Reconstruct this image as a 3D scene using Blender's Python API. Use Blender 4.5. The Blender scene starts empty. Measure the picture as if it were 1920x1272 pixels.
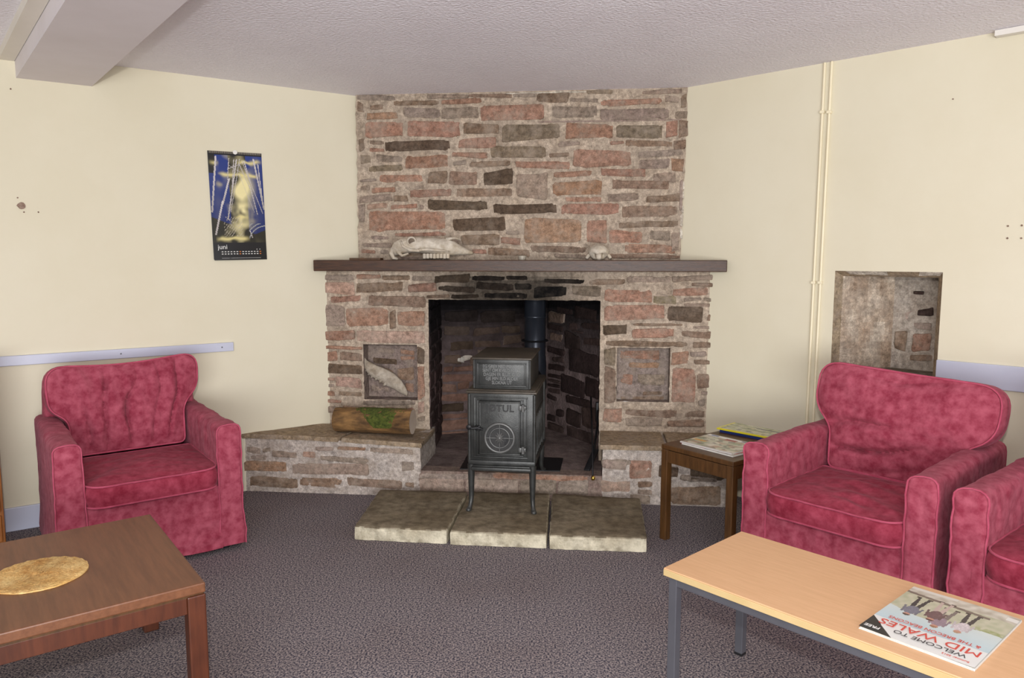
import bpy, bmesh, math, random
from mathutils import Vector, noise, Matrix
random.seed(7)
# ------------------------------------------------------------------ camera, world, lights
F = 1400.0; EYE = 1.35; PITCH = math.atan(156 / F)
scn = bpy.context.scene
COL = scn.collection
cam = bpy.data.objects.new('camera', bpy.data.cameras.new('camera')); COL.objects.link(cam)
cam.data.sensor_width = 36.0; cam.data.lens = 36.0 * F / 1920.0
cam.location = (0, 0, EYE); cam.rotation_euler = (math.pi / 2 - PITCH, 0, 0)
scn.camera = cam
w = bpy.data.worlds.new('world'); scn.world = w; w.use_nodes = True
w.node_tree.nodes['Background'].inputs[0].default_value = (1.0, 0.97, 0.95, 1)
w.node_tree.nodes['Background'].inputs[1].default_value = 0.68

def area(name, loc, target, size, power, col=(1, 1, 1)):
    l = bpy.data.lights.new(name, 'AREA'); l.shape = 'RECTANGLE'; l.size, l.size_y = size
    l.energy = power; l.color = col
    o = bpy.data.objects.new(name, l); COL.objects.link(o); o.location = loc
    o.rotation_euler = (Vector(target) - Vector(loc)).to_track_quat('-Z', 'Y').to_euler()
    return o
area('camera_flash', (-0.02, -0.05, 1.63), (0, 4.2, 1.15), (0.07, 0.05), 40, (1, 0.975, 0.95))
area('ceiling_fill', (0.3, -2.2, 0.85), (0, 2.1, 2.3), (3.4, 1.5), 222, (0.97, 0.98, 1.0))  # added fill lamp behind the camera, tilted up to brighten the ceiling
vs = scn.view_settings
vs.view_transform = 'Standard'; vs.look = 'None'; vs.gamma = 1.0; vs.use_curve_mapping = False
vs.exposure = -0.05

# ------------------------------------------------------------------ helpers
CP, SP = math.cos(PITCH), math.sin(PITCH)
def ray(px, py):
    u = (px - 960) / F; v = (py - 636) / F
    return Vector((u, CP - v * SP, -SP - v * CP))
def onz(px, py, z=0.0):
    d = ray(px, py); t = (z - EYE) / d.z
    return Vector((d.x * t, d.y * t, z))
class Plane:
    """vertical plane through A with direction D; s runs along D, normal points into the room"""
    def __init__(self, A, D):
        self.A = Vector((A[0], A[1])); self.D = Vector(D).normalized()
        n = Vector((self.D.y, -self.D.x))
        self.N = n if n.dot(-self.A) > 0 else -n
    def sz(self, px, py):
        d = ray(px, py); n = self.N
        t = n.dot(self.A) / (n.x * d.x + n.y * d.y)
        p = Vector((d.x * t, d.y * t)) - self.A
        return p.dot(self.D), EYE + d.z * t
    def w(self, s, z, h=0.0):
        p = self.A + self.D * s + self.N * h
        return Vector((p.x, p.y, z))
def lin(c):
    c = c / 255.0
    return c / 12.92 if c <= 0.04045 else ((c + 0.055) / 1.055) ** 2.4
def rgb(r, g, b): return (lin(r), lin(g), lin(b), 1.0)
def mulc(c, k): return (c[0] * k, c[1] * k, c[2] * k, 1.0)
def mixc(a, b, t): return tuple(a[i] * (1 - t) + b[i] * t for i in range(3)) + (1.0,)
def nz(x, y, z=0.0): return noise.noise(Vector((x, y, z)))

class MB:
    def __init__(self):
        self.v = []; self.f = []; self.c = []; self.m = []
    def vert(self, p): self.v.append(tuple(p)); return len(self.v) - 1
    def face(self, ids, col=(1, 1, 1, 1), m=0): self.f.append(tuple(ids)); self.c.append(col); self.m.append(m)
    def quad(self, a, b, c, d, col=(1, 1, 1, 1)):
        i = [self.vert(p) for p in (a, b, c, d)]; self.face(i, col)
    def poly(self, pts, col=(1, 1, 1, 1)):
        self.face([self.vert(p) for p in pts], col)
    def add(self, verts, faces, col=(1, 1, 1, 1), M=None):
        k = len(self.v)
        for p in verts:
            p = Vector(p)
            if M is not None: p = M @ p
            self.v.append(tuple(p))
        for f in faces: self.f.append(tuple(k + i for i in f)); self.c.append(col); self.m.append(0)
    def box(self, x0, x1, y0, y1, z0, z1, col=(1, 1, 1, 1), bev=0.0, seg=2, M=None, jit=0.0):
        bm = bmesh.new(); bmesh.ops.create_cube(bm, size=1)
        for v in bm.verts:
            v.co = Vector(((x0 + x1) / 2 + v.co.x * (x1 - x0), (y0 + y1) / 2 + v.co.y * (y1 - y0), (z0 + z1) / 2 + v.co.z * (z1 - z0)))
        if bev > 0: bmesh.ops.bevel(bm, geom=bm.edges[:], offset=bev, segments=seg, affect='EDGES', profile=0.5)
        bm.verts.ensure_lookup_table(); bm.verts.index_update()
        self.add([v.co.copy() for v in bm.verts], [[v.index for v in f.verts] for f in bm.faces], col, M); bm.free()
    def tube(self, pts, r, n=10, col=(1, 1, 1, 1), closed=False, caps=True):
        pts = [Vector(p) for p in pts]; L = len(pts); rings = []
        rr = r if isinstance(r, (list, tuple)) else [r] * L
        up = None
        for i, p in enumerate(pts):
            if closed: t = pts[(i + 1) % L] - pts[i - 1]
            else: t = pts[min(i + 1, L - 1)] - pts[max(i - 1, 0)]
            t.normalize()
            if up is None: up = t.orthogonal().normalized()
            else:
                up = up - t * up.dot(t)
                if up.length < 1e-6: up = t.orthogonal()
                up.normalize()
            s = t.cross(up)
            rings.append([self.vert(p + (up * math.cos(a) + s * math.sin(a)) * rr[i]) for a in [2 * math.pi * k / n for k in range(n)]])
        for i in range(L if closed else L - 1):
            a = rings[i]; b = rings[(i + 1) % L]
            for k in range(n): self.face((a[k], a[(k + 1) % n], b[(k + 1) % n], b[k]), col)
        if caps and not closed: self.face(rings[0][::-1], col); self.face(rings[-1], col)
    def lathe(self, prof, c=(0, 0, 0), n=24, col=(1, 1, 1, 1), M=None):
        k0 = len(self.v); rings = []
        for r, z in prof:
            ring = []
            for k in range(n):
                a = 2 * math.pi * k / n; p = Vector((r * math.cos(a), r * math.sin(a), z))
                if M is not None: p = M @ p
                ring.append(self.vert(p + Vector(c)))
            rings.append(ring)
        for a, b in zip(rings, rings[1:]):
            for k in range(n): self.face((a[k], a[(k + 1) % n], b[(k + 1) % n], b[k]), col)
        self.face(rings[0][::-1], col); self.face(rings[-1], col)
    def build(self, name, mat, parent=None, smooth=False, world=True, angle=None):
        off = Vector((0, 0, 0))
        if parent is not None and world:
            off = parent.location.copy()
            if parent.parent is not None: off = off + parent.parent.location
        me = bpy.data.meshes.new(name)
        me.from_pydata([tuple(Vector(p) - off) for p in self.v] if (parent is not None and world) else self.v, [], self.f)
        ca = me.color_attributes.new('Col', 'FLOAT_COLOR', 'CORNER')
        i = 0; data = []
        for p, c in zip(me.polygons, self.c):
            lum = .3 * c[0] + .55 * c[1] + .15 * c[2]; c = (c[0], c[1], c[2], max(.12, min(1.0, (lum - .04) / .14)))
            if isinstance(c, list):
                for q in c: data.extend(q)
            else: data.extend(list(c) * p.loop_total)
        ca.data.foreach_set('color', data)
        mats = mat if isinstance(mat, (list, tuple)) else [mat]
        for q in mats: me.materials.append(q)
        bm = bmesh.new(); bm.from_mesh(me); bmesh.ops.recalc_face_normals(bm, faces=bm.faces[:]); bm.to_mesh(me); bm.free()
        if smooth:
            for p in me.polygons: p.use_smooth = True
            if angle: 
                try: me.set_sharp_from_angle(angle=math.radians(angle))
                except Exception: pass
        o = bpy.data.objects.new(name, me); COL.objects.link(o)
        if parent is not None: o.parent = parent
        return o
def thing(name, label, cat, loc=(0, 0, 0), rz=0.0, group=None):
    o = bpy.data.objects.new(name, None); COL.objects.link(o); o.empty_display_size = 0.1
    o.location = loc; o.rotation_euler = (0, 0, rz); tag(o, label, cat, group); return o
def tag(o, label, cat, group=None):
    o['label'] = label; o['category'] = cat
    if group: o['group'] = group
    return o
def struct(o): o['kind'] = 'structure'; return o
def text_mesh(name, body, size, mat, parent, M, ext=0.0006, align='CENTER', spacing=1.0, bold=0.0, sx=1.0, world=False):
    cu = bpy.data.curves.new(name, 'FONT'); cu.body = body; cu.size = size; cu.extrude = ext; cu.align_x = align; cu.align_y = 'CENTER'
    cu.space_character = spacing; cu.offset = bold; cu.resolution_u = 3
    t = bpy.data.objects.new(name, cu); COL.objects.link(t)
    bpy.context.view_layer.update()
    me = bpy.data.meshes.new_from_object(t.evaluated_get(bpy.context.evaluated_depsgraph_get()))
    bpy.data.objects.remove(t); bpy.data.curves.remove(cu)
    me.transform(M @ Matrix.Diagonal((sx, 1, 1, 1)))
    me.materials.clear(); me.materials.append(mat)
    o = bpy.data.objects.new(name, me); COL.objects.link(o); o.parent = parent
    return o

# ------------------------------------------------------------------ materials
def mat(name, base, base2=None, scale=8.0, rough=0.6, bump=0.0, bscale=60.0, attr=False, metal=0.0, stretch=None, sheen=0.0, sheencol=None,
        contrast=(0.35, 0.65), detail=6.0, spec=0.5, bdist=0.01, coat=0.0, mottle=None, mscale=3.0, rough2=None, smear=None, mcon=(0.45, 0.7)):
    m = bpy.data.materials.new(name); m.use_nodes = True; nt = m.node_tree; N = nt.nodes; L = nt.links
    b = N['Principled BSDF']; b.inputs['Roughness'].default_value = rough; b.inputs['Metallic'].default_value = metal
    b.inputs['Specular IOR Level'].default_value = spec
    if coat: b.inputs['Coat Weight'].default_value = coat; b.inputs['Coat Roughness'].default_value = 0.25
    if sheen:
        b.inputs['Sheen Weight'].default_value = sheen; b.inputs['Sheen Roughness'].default_value = 0.45
        b.inputs['Sheen Tint'].default_value = sheencol or (1, 1, 1, 1)
    tc = N.new('ShaderNodeTexCoord'); vec = tc.outputs['Object']
    if stretch:
        mp = N.new('ShaderNodeMapping'); mp.inputs['Scale'].default_value = stretch; L.new(vec, mp.inputs[0]); svec = mp.outputs[0]
    else: svec = vec
    n1 = N.new('ShaderNodeTexNoise'); n1.inputs['Scale'].default_value = scale; n1.inputs['Detail'].default_value = detail
    n1.inputs['Roughness'].default_value = 0.6
    L.new(svec, n1.inputs['Vector'])
    r1 = N.new('ShaderNodeMapRange'); r1.inputs['From Min'].default_value = contrast[0]; r1.inputs['From Max'].default_value = contrast[1]
    L.new(n1.outputs['Fac'], r1.inputs['Value'])
    mx = N.new('ShaderNodeMix'); mx.data_type = 'RGBA'; L.new(r1.outputs[0], mx.inputs[0])
    if attr:
        at = N.new('ShaderNodeAttribute'); at.attribute_name = 'Col'
        k = N.new('ShaderNodeMix'); k.data_type = 'RGBA'; k.blend_type = 'MULTIPLY'; k.inputs[0].default_value = 1.0
        L.new(at.outputs['Color'], k.inputs[6]); k.inputs[7].default_value = base
        k2 = N.new('ShaderNodeMix'); k2.data_type = 'RGBA'; k2.blend_type = 'MULTIPLY'; k2.inputs[0].default_value = 1.0
        L.new(at.outputs['Color'], k2.inputs[6]); k2.inputs[7].default_value = base2 or base
        L.new(k.outputs[2], mx.inputs[6]); L.new(k2.outputs[2], mx.inputs[7])
    else:
        mx.inputs[6].default_value = base; mx.inputs[7].default_value = base2 or base
    out = mx.outputs[2]
    if mottle:
        n3 = N.new('ShaderNodeTexNoise'); n3.inputs['Scale'].default_value = mscale; n3.inputs['Detail'].default_value = 4; L.new(svec, n3.inputs['Vector'])
        r3 = N.new('ShaderNodeMapRange'); r3.inputs['From Min'].default_value = mcon[0]; r3.inputs['From Max'].default_value = mcon[1]
        L.new(n3.outputs['Fac'], r3.inputs['Value'])
        m3 = N.new('ShaderNodeMix'); m3.data_type = 'RGBA'; m3.blend_type = 'MULTIPLY'; L.new(r3.outputs[0], m3.inputs[0])
        L.new(out, m3.inputs[6]); m3.inputs[7].default_value = mottle; out = m3.outputs[2]
    if smear:
        n5 = N.new('ShaderNodeTexNoise'); n5.inputs['Scale'].default_value = 150; n5.inputs['Detail'].default_value = 4; n5.inputs['Roughness'].default_value = 0.7; L.new(svec, n5.inputs['Vector'])
        r5 = N.new('ShaderNodeMapRange'); r5.inputs['From Min'].default_value = 0.3; r5.inputs['From Max'].default_value = 0.7; r5.inputs['To Min'].default_value = 0.70; r5.inputs['To Max'].default_value = 1.30
        L.new(n5.outputs['Fac'], r5.inputs['Value']); m5 = N.new('ShaderNodeMix'); m5.data_type = 'RGBA'; m5.blend_type = 'MULTIPLY'; m5.inputs[0].default_value = 1
        L.new(out, m5.inputs[6]); L.new(r5.outputs[0], m5.inputs[7]); out = m5.outputs[2]
    if smear:   # mortar wiped over the stone faces, in patches
        n4 = N.new('ShaderNodeTexNoise'); n4.inputs['Scale'].default_value = 13; n4.inputs['Detail'].default_value = 10; n4.inputs['Roughness'].default_value = 0.72; L.new(svec, n4.inputs['Vector'])
        r4 = N.new('ShaderNodeMapRange'); r4.inputs['From Min'].default_value = 0.47; r4.inputs['From Max'].default_value = 0.66; r4.inputs['To Max'].default_value = 0.62
        L.new(n4.outputs['Fac'], r4.inputs['Value'])
        mm_ = N.new('ShaderNodeMath'); mm_.operation = 'MULTIPLY'; L.new(r4.outputs[0], mm_.inputs[0]); L.new(at.outputs['Alpha'], mm_.inputs[1])
        m4 = N.new('ShaderNodeMix'); m4.data_type = 'RGBA'; L.new(mm_.outputs[0], m4.inputs[0]); L.new(out, m4.inputs[6]); m4.inputs[7].default_value = smear; out = m4.outputs[2]
    L.new(out, b.inputs['Base Color'])
    if bump:
        n2 = N.new('ShaderNodeTexNoise'); n2.inputs['Scale'].default_value = bscale; n2.inputs['Detail'].default_value = 5
        L.new(svec if stretch else vec, n2.inputs['Vector'])
        bp = N.new('ShaderNodeBump'); bp.inputs['Strength'].default_value = bump; bp.inputs['Distance'].default_value = bdist
        L.new(n2.outputs['Fac'], bp.inputs['Height']); L.new(bp.outputs[0], b.inputs['Normal'])
    return m
M = {}
M['wall'] = mat('cream_paint', rgb(218, 210, 185), rgb(223, 216, 193), scale=1.2, rough=0.75, bump=0.25, bscale=14, bdist=0.004)
M['ceiling'] = mat('ceiling_artex', rgb(243, 240, 247), rgb(237, 233, 240), scale=2, rough=0.85, bump=0.9, bscale=70, bdist=0.01)
M['beam'] = mat('beam_paint', rgb(226, 220, 224), rgb(220, 213, 216), scale=3, rough=0.6, bump=0.05)
M['beam_side'] = mat('beam_side_paint', rgb(226, 220, 208), rgb(232, 226, 214), scale=3, rough=0.6)
M['carpet'] = mat('speckled_carpet', rgb(58, 58, 72), rgb(164, 153, 150), scale=150, rough=0.97, bump=0.5, bscale=150, bdist=0.005, contrast=(0.42, 0.60), detail=7,
                  mottle=(0.88, 0.84, 0.82, 1), mscale=1.6, spec=0.1)
M['soot'] = mat('sooty_stone', (0.80, 0.78, 0.76, 1), (1.25, 1.24, 1.24, 1), scale=22, rough=0.95, bump=0.9, bscale=60, attr=True, spec=0.15, mottle=(0.62, 0.60, 0.60, 1), mscale=7, detail=9)
M['stone'] = mat('sandstone_and_mortar', (0.56, 0.535, 0.495, 1), (1.16, 1.13, 1.06, 1), scale=42, smear=rgb(160, 146, 131), rough=0.92, bump=0.85, bscale=70, attr=True, contrast=(0.34, 0.66),
                 spec=0.2, bdist=0.006, mottle=(0.84, 0.81, 0.78, 1), mscale=9, detail=10)
M['slab'] = mat('hearth_slab_stone', rgb(110, 100, 82), rgb(156, 145, 124), scale=20, rough=0.9, bump=0.6, bscale=110, attr=True, detail=9, mottle=(0.78, 0.74, 0.68, 1), mscale=5, spec=0.2)
M['skirt'] = mat('pale_blue_gloss_paint', rgb(190, 194, 212), rgb(197, 200, 216), scale=3, rough=0.35)
M['velvet'] = mat('crimson_velvet', rgb(136, 48, 66), rgb(176, 90, 106), scale=26, rough=0.9, bump=0.35, bscale=24, attr=True, sheen=0.10, sheencol=(1.0, 0.62, 0.72, 1),
                  contrast=(0.33, 0.68), detail=10, spec=0.15, mottle=(0.80, 0.64, 0.69, 1), mscale=4, mcon=(0.38, 0.85), bdist=0.012)
M['piping'] = mat('pink_piping', rgb(182, 84, 106), rgb(164, 66, 88), scale=20, rough=0.8, sheen=0.05, spec=0.2)
M['mantel'] = mat('varnished_dark_oak', rgb(46, 28, 17), rgb(82, 52, 31), scale=9, rough=0.42, stretch=(1, 8, 14), bump=0.15, bscale=30, contrast=(0.3, 0.7))
M['teak'] = mat('brown_teak_veneer', rgb(102, 63, 39), rgb(119, 76, 49), scale=7, rough=0.42, stretch=(9, 0.8, 9), bump=0.04, bscale=40, mottle=(0.9, 0.86, 0.82, 1), mscale=2.5)
M['teak_leg'] = mat('red_brown_teak', rgb(70, 33, 17), rgb(88, 44, 24), scale=8, rough=0.4, stretch=(8, 8, 1))
M['dark_teak'] = mat('dark_teak', rgb(66, 42, 18), rgb(88, 58, 28), scale=8, rough=0.42, stretch=(8, 8, 1))
M['beech'] = mat('beech_laminate', rgb(212, 166, 122), rgb(222, 177, 134), scale=9, rough=0.45, stretch=(1, 9, 4), contrast=(0.3, 0.7))
M['beech_edge'] = mat('beech_edge_band', rgb(190, 164, 114), rgb(200, 174, 126), scale=7, rough=0.5)
M['steel'] = mat('grey_steel_tube', rgb(88, 88, 94), rgb(98, 98, 104), scale=5, rough=0.4, metal=0.3)
M['rattan'] = mat('woven_raffia', rgb(204, 154, 86), rgb(236, 202, 136), scale=24, rough=0.7, bump=0.5, bscale=120, attr=True, mottle=(0.86, 0.74, 0.55, 1), mscale=9)
M['iron'] = mat('grey_green_cast_iron', rgb(50, 51, 50), rgb(68, 69, 67), scale=18, rough=0.40, metal=0.35, bump=0.25, bscale=220, bdist=0.003, mottle=(0.7, 0.68, 0.66, 1), mscale=6)
M['iron_top'] = mat('dark_cast_iron_top', rgb(60, 54, 46), rgb(78, 70, 60), scale=14, rough=0.5, metal=0.25, bump=0.3, bscale=200, bdist=0.003)
M['iron_dark'] = mat('shade_toned_iron', rgb(36, 36, 36), rgb(48, 47, 46), scale=30, rough=0.5, metal=0.2)  # iron darkened to paint in shade at the lettering and vent disc
M['iron_relief'] = mat('pale_iron_relief', rgb(92, 93, 92), rgb(108, 108, 106), scale=40, rough=0.4, metal=0.4)  # paler iron tone for inscription, vent wheel, arrow and hinges
M['flue'] = mat('blued_flue_steel', rgb(44, 48, 56), rgb(54, 58, 66), scale=6, rough=0.3, metal=0.5)
M['black'] = mat('black_iron', rgb(26, 26, 28), rgb(38, 38, 40), scale=20, rough=0.45, metal=0.3)
M['brass'] = mat('brass', rgb(186, 150, 70), rgb(204, 170, 90), scale=6, rough=0.25, metal=0.9)
M['silver'] = mat('thin_aluminium', rgb(206, 198, 182), rgb(220, 212, 198), scale=6, rough=0.35, metal=0.45)
M['bone'] = mat('weathered_bone', rgb(176, 165, 148), rgb(216, 207, 192), scale=18, rough=0.75, bump=0.5, bscale=60, attr=True, mottle=(0.74, 0.68, 0.58, 1), mscale=14)
M['old_bone'] = mat('grey_old_bone', rgb(150, 139, 124), rgb(190, 179, 163), scale=22, rough=0.85, bump=0.6, bscale=70, mottle=(0.72, 0.66, 0.58, 1), mscale=16)
M['bark'] = mat('log_bark', rgb(80, 58, 34), rgb(146, 110, 66), scale=16, rough=0.9, bump=0.6, bscale=50, attr=True, mottle=(0.6, 0.55, 0.45, 1), mscale=6, stretch=(0.6, 2, 2))
M['moss'] = mat('green_moss', rgb(58, 70, 22), rgb(104, 112, 44), scale=60, rough=1.0, bump=1.0, bscale=160)
M['cut_wood'] = mat('sawn_log_end', rgb(196, 176, 156), rgb(214, 196, 178), scale=12, rough=0.85, bump=0.2)
M['print'] = mat('glossy_print', (1, 1, 1, 1), (0.96, 0.96, 0.96, 1), scale=20, rough=0.32, attr=True)
M['paper'] = mat('paper', rgb(226, 224, 216), rgb(214, 212, 204), scale=40, rough=0.7)
M['ink_red'] = mat('red_print', rgb(200, 66, 56), rgb(204, 74, 62), scale=20, rough=0.4)
M['ink_dark'] = mat('dark_print', rgb(50, 50, 56), rgb(60, 60, 66), scale=20, rough=0.4)
M['ink_white'] = mat('white_print', rgb(232, 230, 226), rgb(226, 226, 222), scale=20, rough=0.4)
M['ink_orange'] = mat('orange_print', rgb(214, 120, 40), rgb(214, 120, 40), scale=20, rough=0.4)
M['pipe'] = mat('cream_painted_pipe', rgb(236, 224, 190), rgb(242, 232, 202), scale=4, rough=0.45)
M['cabinet'] = mat('orange_pine_cabinet', rgb(140, 82, 28), rgb(168, 106, 44), scale=7, rough=0.35, stretch=(7, 7, 0.7))
M['plastic'] = mat('white_plastic', rgb(232, 228, 222), rgb(228, 224, 216), scale=3, rough=0.4)
M['hole'] = mat('plaster_chip_brown', rgb(120, 92, 78), rgb(160, 140, 124), scale=60, rough=0.95, bump=0.5)

# ------------------------------------------------------------------ setting
LW = Plane((-1.150, 4.45), (1.48, 1.0)); RW = Plane((1.165, 4.2), (1442, -1409))
CEIL = 2.30
m = MB(); m.quad((-6, -4, 0), (6, -4, 0), (6, 6.2, 0), (-6, 6.2, 0)); fl = struct(m.build('floor', M['carpet']))
m = MB(); m.quad((-6, -4, CEIL), (-6, 6.2, CEIL), (6, 6.2, CEIL), (6, -4, CEIL)); struct(m.build('ceiling', M['ceiling']))
def wall_grid(name, P, s0, s1, hole=None, step=0.25, thick=0.15):
    ss = sorted(set([round(s0 + i * (s1 - s0) / int((s1 - s0) / step), 4) for i in range(int((s1 - s0) / step) + 1)] + ([hole[0], hole[1]] if hole else [])))
    zz = sorted(set([round(i * CEIL / 10, 4) for i in range(11)] + ([hole[2], hole[3]] if hole else [])))
    m = MB(); ids = {}
    for i, s in enumerate(ss):
        for j, z in enumerate(zz):
            edge = hole and (s in hole[:2] or z in hole[2:])
            h = 0 if edge else 0.004 * nz(s * 2.2, z * 2.2)
            ids[i, j] = m.vert(P.w(s, z, h))
    for i in range(len(ss) - 1):
        for j in range(len(zz) - 1):
            if hole and ss[i] >= hole[0] - 1e-5 and ss[i + 1] <= hole[1] + 1e-5 and zz[j] >= hole[2] - 1e-5 and zz[j + 1] <= hole[3] + 1e-5: continue
            m.face((ids[i, j], ids[i + 1, j], ids[i + 1, j + 1], ids[i, j + 1]))
    # outer skin
    a, b, c, d = P.w(s0, 0, -thick), P.w(s1, 0, -thick), P.w(s1, CEIL, -thick), P.w(s0, CEIL, -thick)
    if not hole: m.quad(a, b, c, d)
    return struct(m.build(name, M['wall'], smooth=True))
wl = wall_grid('wall_left', LW, -5.2, 0.55)
rs0, rz1 = RW.sz(1566, 508); rs1, _ = RW.sz(1768, 512); _, rz0 = RW.sz(1558, 700)
rs0 = round(rs0, 4); rs1 = round(rs1, 4); rz0 = round(rz0, 4); rz1 = round(rz1, 4)
wr = wall_grid('wall_right', RW, -0.60, 4.6, hole=(rs0, rs1, rz0, rz1))

PAL = dict(r=rgb(164, 130, 115), p=rgb(182, 155, 142), b=rgb(140, 120, 106), d=rgb(100, 85, 73), D=rgb(60, 51, 46), g=rgb(152, 138, 129), o=rgb(134, 120, 106),
           t=rgb(160, 130, 110), w=rgb(226, 220, 210), y=rgb(142, 132, 110), k=rgb(38, 34, 36), m=rgb(70, 56, 54), s=rgb(92, 76, 72), v=rgb(166, 150, 142))
MORTAR = rgb(188, 174, 160)
def stone(m, P, s0, s1, z0, z1, col, proud=0.010, rnd=0.35, seed=0.0, base=0.0):
    cs, cz = (s0 + s1) / 2, (z0 + z1) / 2; a, b = (s1 - s0) / 2, (z1 - z0) / 2
    if a <= 0 or b <= 0: return
    per = 4 * (a + b); n = max(20, min(60, int(per / 0.013))); n += n % 4
    e = 0.20 if min(a, b) > 0.02 else 0.32
    tilt = random.uniform(-1, 1) * min(0.35 * b, 0.007)
    tap = random.uniform(-0.12, 0.12)
    ring = []
    for k in range(n):
        t = 2 * math.pi * (k + 0.5) / n; c, s = math.cos(t), math.sin(t)
        x = math.copysign(abs(c) ** e, c) * a; z = math.copysign(abs(s) ** e, s) * b
        z *= 1 + tap * x / a; z += tilt * x / a
        j = 0.006 * nz((cs + x) * 22 + seed, (cz + z) * 22, seed) + 0.005 * nz((cs + x) * 90, (cz + z) * 90, seed)
        L = math.hypot(x, z) or 1
        jj = min(1.0, min(a, b) / 0.02) * j
        x += jj * (1 if c > 0 else -1); z += jj * (1 if s > 0 else -1) * 1.2
        ring.append((x, z))
    pr = proud * random.uniform(0.3, 1.0)
    inset = min(0.006, 0.35 * min(a, b))
    fx = max(0.1, 1 - inset / a); fz = max(0.1, 1 - inset / b)
    fi = 0.6
    R = []
    for (gx, gz, h) in ((1, 1, base - 0.004), (1 - (1 - fx) * .3, 1 - (1 - fz) * .3, base + pr * 0.75), (fx, fz, base + pr), (fx * fi, fz * fi, base + pr)):
        R.append([m.vert(P.w(cs + x * gx, cz + z * gz, h + (0.0035 * nz((cs + x * gx) * 30, (cz + z * gz) * 30, 5) if h > base else 0))) for x, z in ring])
    c0 = m.vert(P.w(cs, cz, base + pr))
    for q in range(3):
        for k in range(n):
            kk = col if q or col[0] < .11 else mixc(col, MORTAR, 0.35)
            m.face((R[q][k], R[q][(k + 1) % n], R[q + 1][(k + 1) % n], R[q + 1][k]), mulc(kk, 0.93 + 0.14 * nz(k * .4, q, cs * 9)))
    for k in range(n): m.face((R[3][k], R[3][(k + 1) % n], c0), mulc(col, 0.97 + 0.1 * nz(k * .3, 2, cs * 9)))
def stones(m, P, ox, oy, sc, spec, proud=0.010, dark=None, base=0.0):
    for i, ln in enumerate(spec.split(';')):
        q = ln.replace(',', ' ').split()
        if len(q) < 5: continue
        x0, y0, x1, y1 = [float(t) for t in q[:4]]; col = PAL[q[4]]
        x0, x1 = ox + x0 / sc, ox + x1 / sc; y0, y1 = oy + y0 / sc, oy + y1 / sc
        sa, za = P.sz(x0, (y0 + y1) / 2); sb, zb = P.sz(x1, (y0 + y1) / 2)
        _, zt = P.sz((x0 + x1) / 2, y0); _, zb2 = P.sz((x0 + x1) / 2, y1)
        k = random.uniform(0.9, 1.12); col = (col[0] * k * random.uniform(.97, 1.04), col[1] * k, col[2] * k * random.uniform(.95, 1.03), 1)
        if dark: col = dark((sa + sb) / 2, (zt + zb2) / 2, col)
        stone(m, P, min(sa, sb), max(sa, sb), zb2, zt, col, proud, seed=i * 3.1 + ox, base=base)
def mortar(m, P, s0, s1, z0, z1, holes=(), colf=None, step=0.022, amp=0.004, left=None, right=None, back=0.10, ragged=0.006, ztop=None):
    """bumpy mortar face with holes, ragged side edges, and closed sides"""
    def line(a, b, ext):
        n = max(1, int((b - a) / step)); L = [a + (b - a) * i / n for i in range(n + 1)]
        for e in ext:
            if a < e < b:
                k = min(range(1, len(L) - 1), key=lambda i: abs(L[i] - e)); L[k] = e
        return sorted(set(L))
    ss = line(s0, s1, [h[0] for h in holes] + [h[1] for h in holes]); zz = line(z0, z1, [h[2] for h in holes] + [h[3] for h in holes])
    ids = {}; cc = {}
    for i, s in enumerate(ss):
        for j, z in enumerate(zz):
            h = amp * nz(s * 14, z * 14, 1) + amp * .6 * nz(s * 45, z * 45, 2)
            sj = s
            if i == 0: sj = (left(z) if left else s) + ragged * nz(z * 24, 3.3)
            if i == len(ss) - 1: sj = (right(z) if right else s) + ragged * nz(z * 24, 7.7)
            zj = z
            for H in holes:
                if H[0] - 1e-6 <= s <= H[1] + 1e-6 and H[2] - 1e-6 <= z <= H[3] + 1e-6:
                    if abs(z - H[3]) < 1e-6: zj = z + 0.004 * nz(s * 30, 9)
                    if abs(s - H[0]) < 1e-6 or abs(s - H[1]) < 1e-6: sj = s + 0.005 * nz(z * 30, 5)
            ids[i, j] = (sj, zj, h); cc[i, j] = m.vert(P.w(sj, zj, h))
    def inh(i, j):
        a, b = (ss[i] + ss[i + 1]) / 2, (zz[j] + zz[j + 1]) / 2
        return any(H[0] < a < H[1] and H[2] < b < H[3] for H in holes)
    cf = colf or (lambda s, z: MORTAR)
    for i in range(len(ss) - 1):
        for j in range(len(zz) - 1):
            if inh(i, j): continue
            c = cf((ss[i] + ss[i + 1]) / 2, (zz[j] + zz[j + 1]) / 2); k = 1 + 0.16 * nz(ss[i] * 6, zz[j] * 6, 4)
            m.face((cc[i, j], cc[i + 1, j], cc[i + 1, j + 1], cc[i, j + 1]), mulc(c, k))
    n, q = len(ss) - 1, len(zz) - 1
    def strip(keys):
        for a, b in zip(keys, keys[1:]):
            A = ids[a]; B = ids[b]; c = cf(A[0], A[1])
            m.face((cc[a], cc[b], m.vert(P.w(B[0], B[1], -back)), m.vert(P.w(A[0], A[1], -back))), c)
    strip([(0, j) for j in range(q + 1)]); strip([(n, j) for j in range(q + 1)]); strip([(i, q) for i in range(n + 1)])
    return ss, zz
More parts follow.
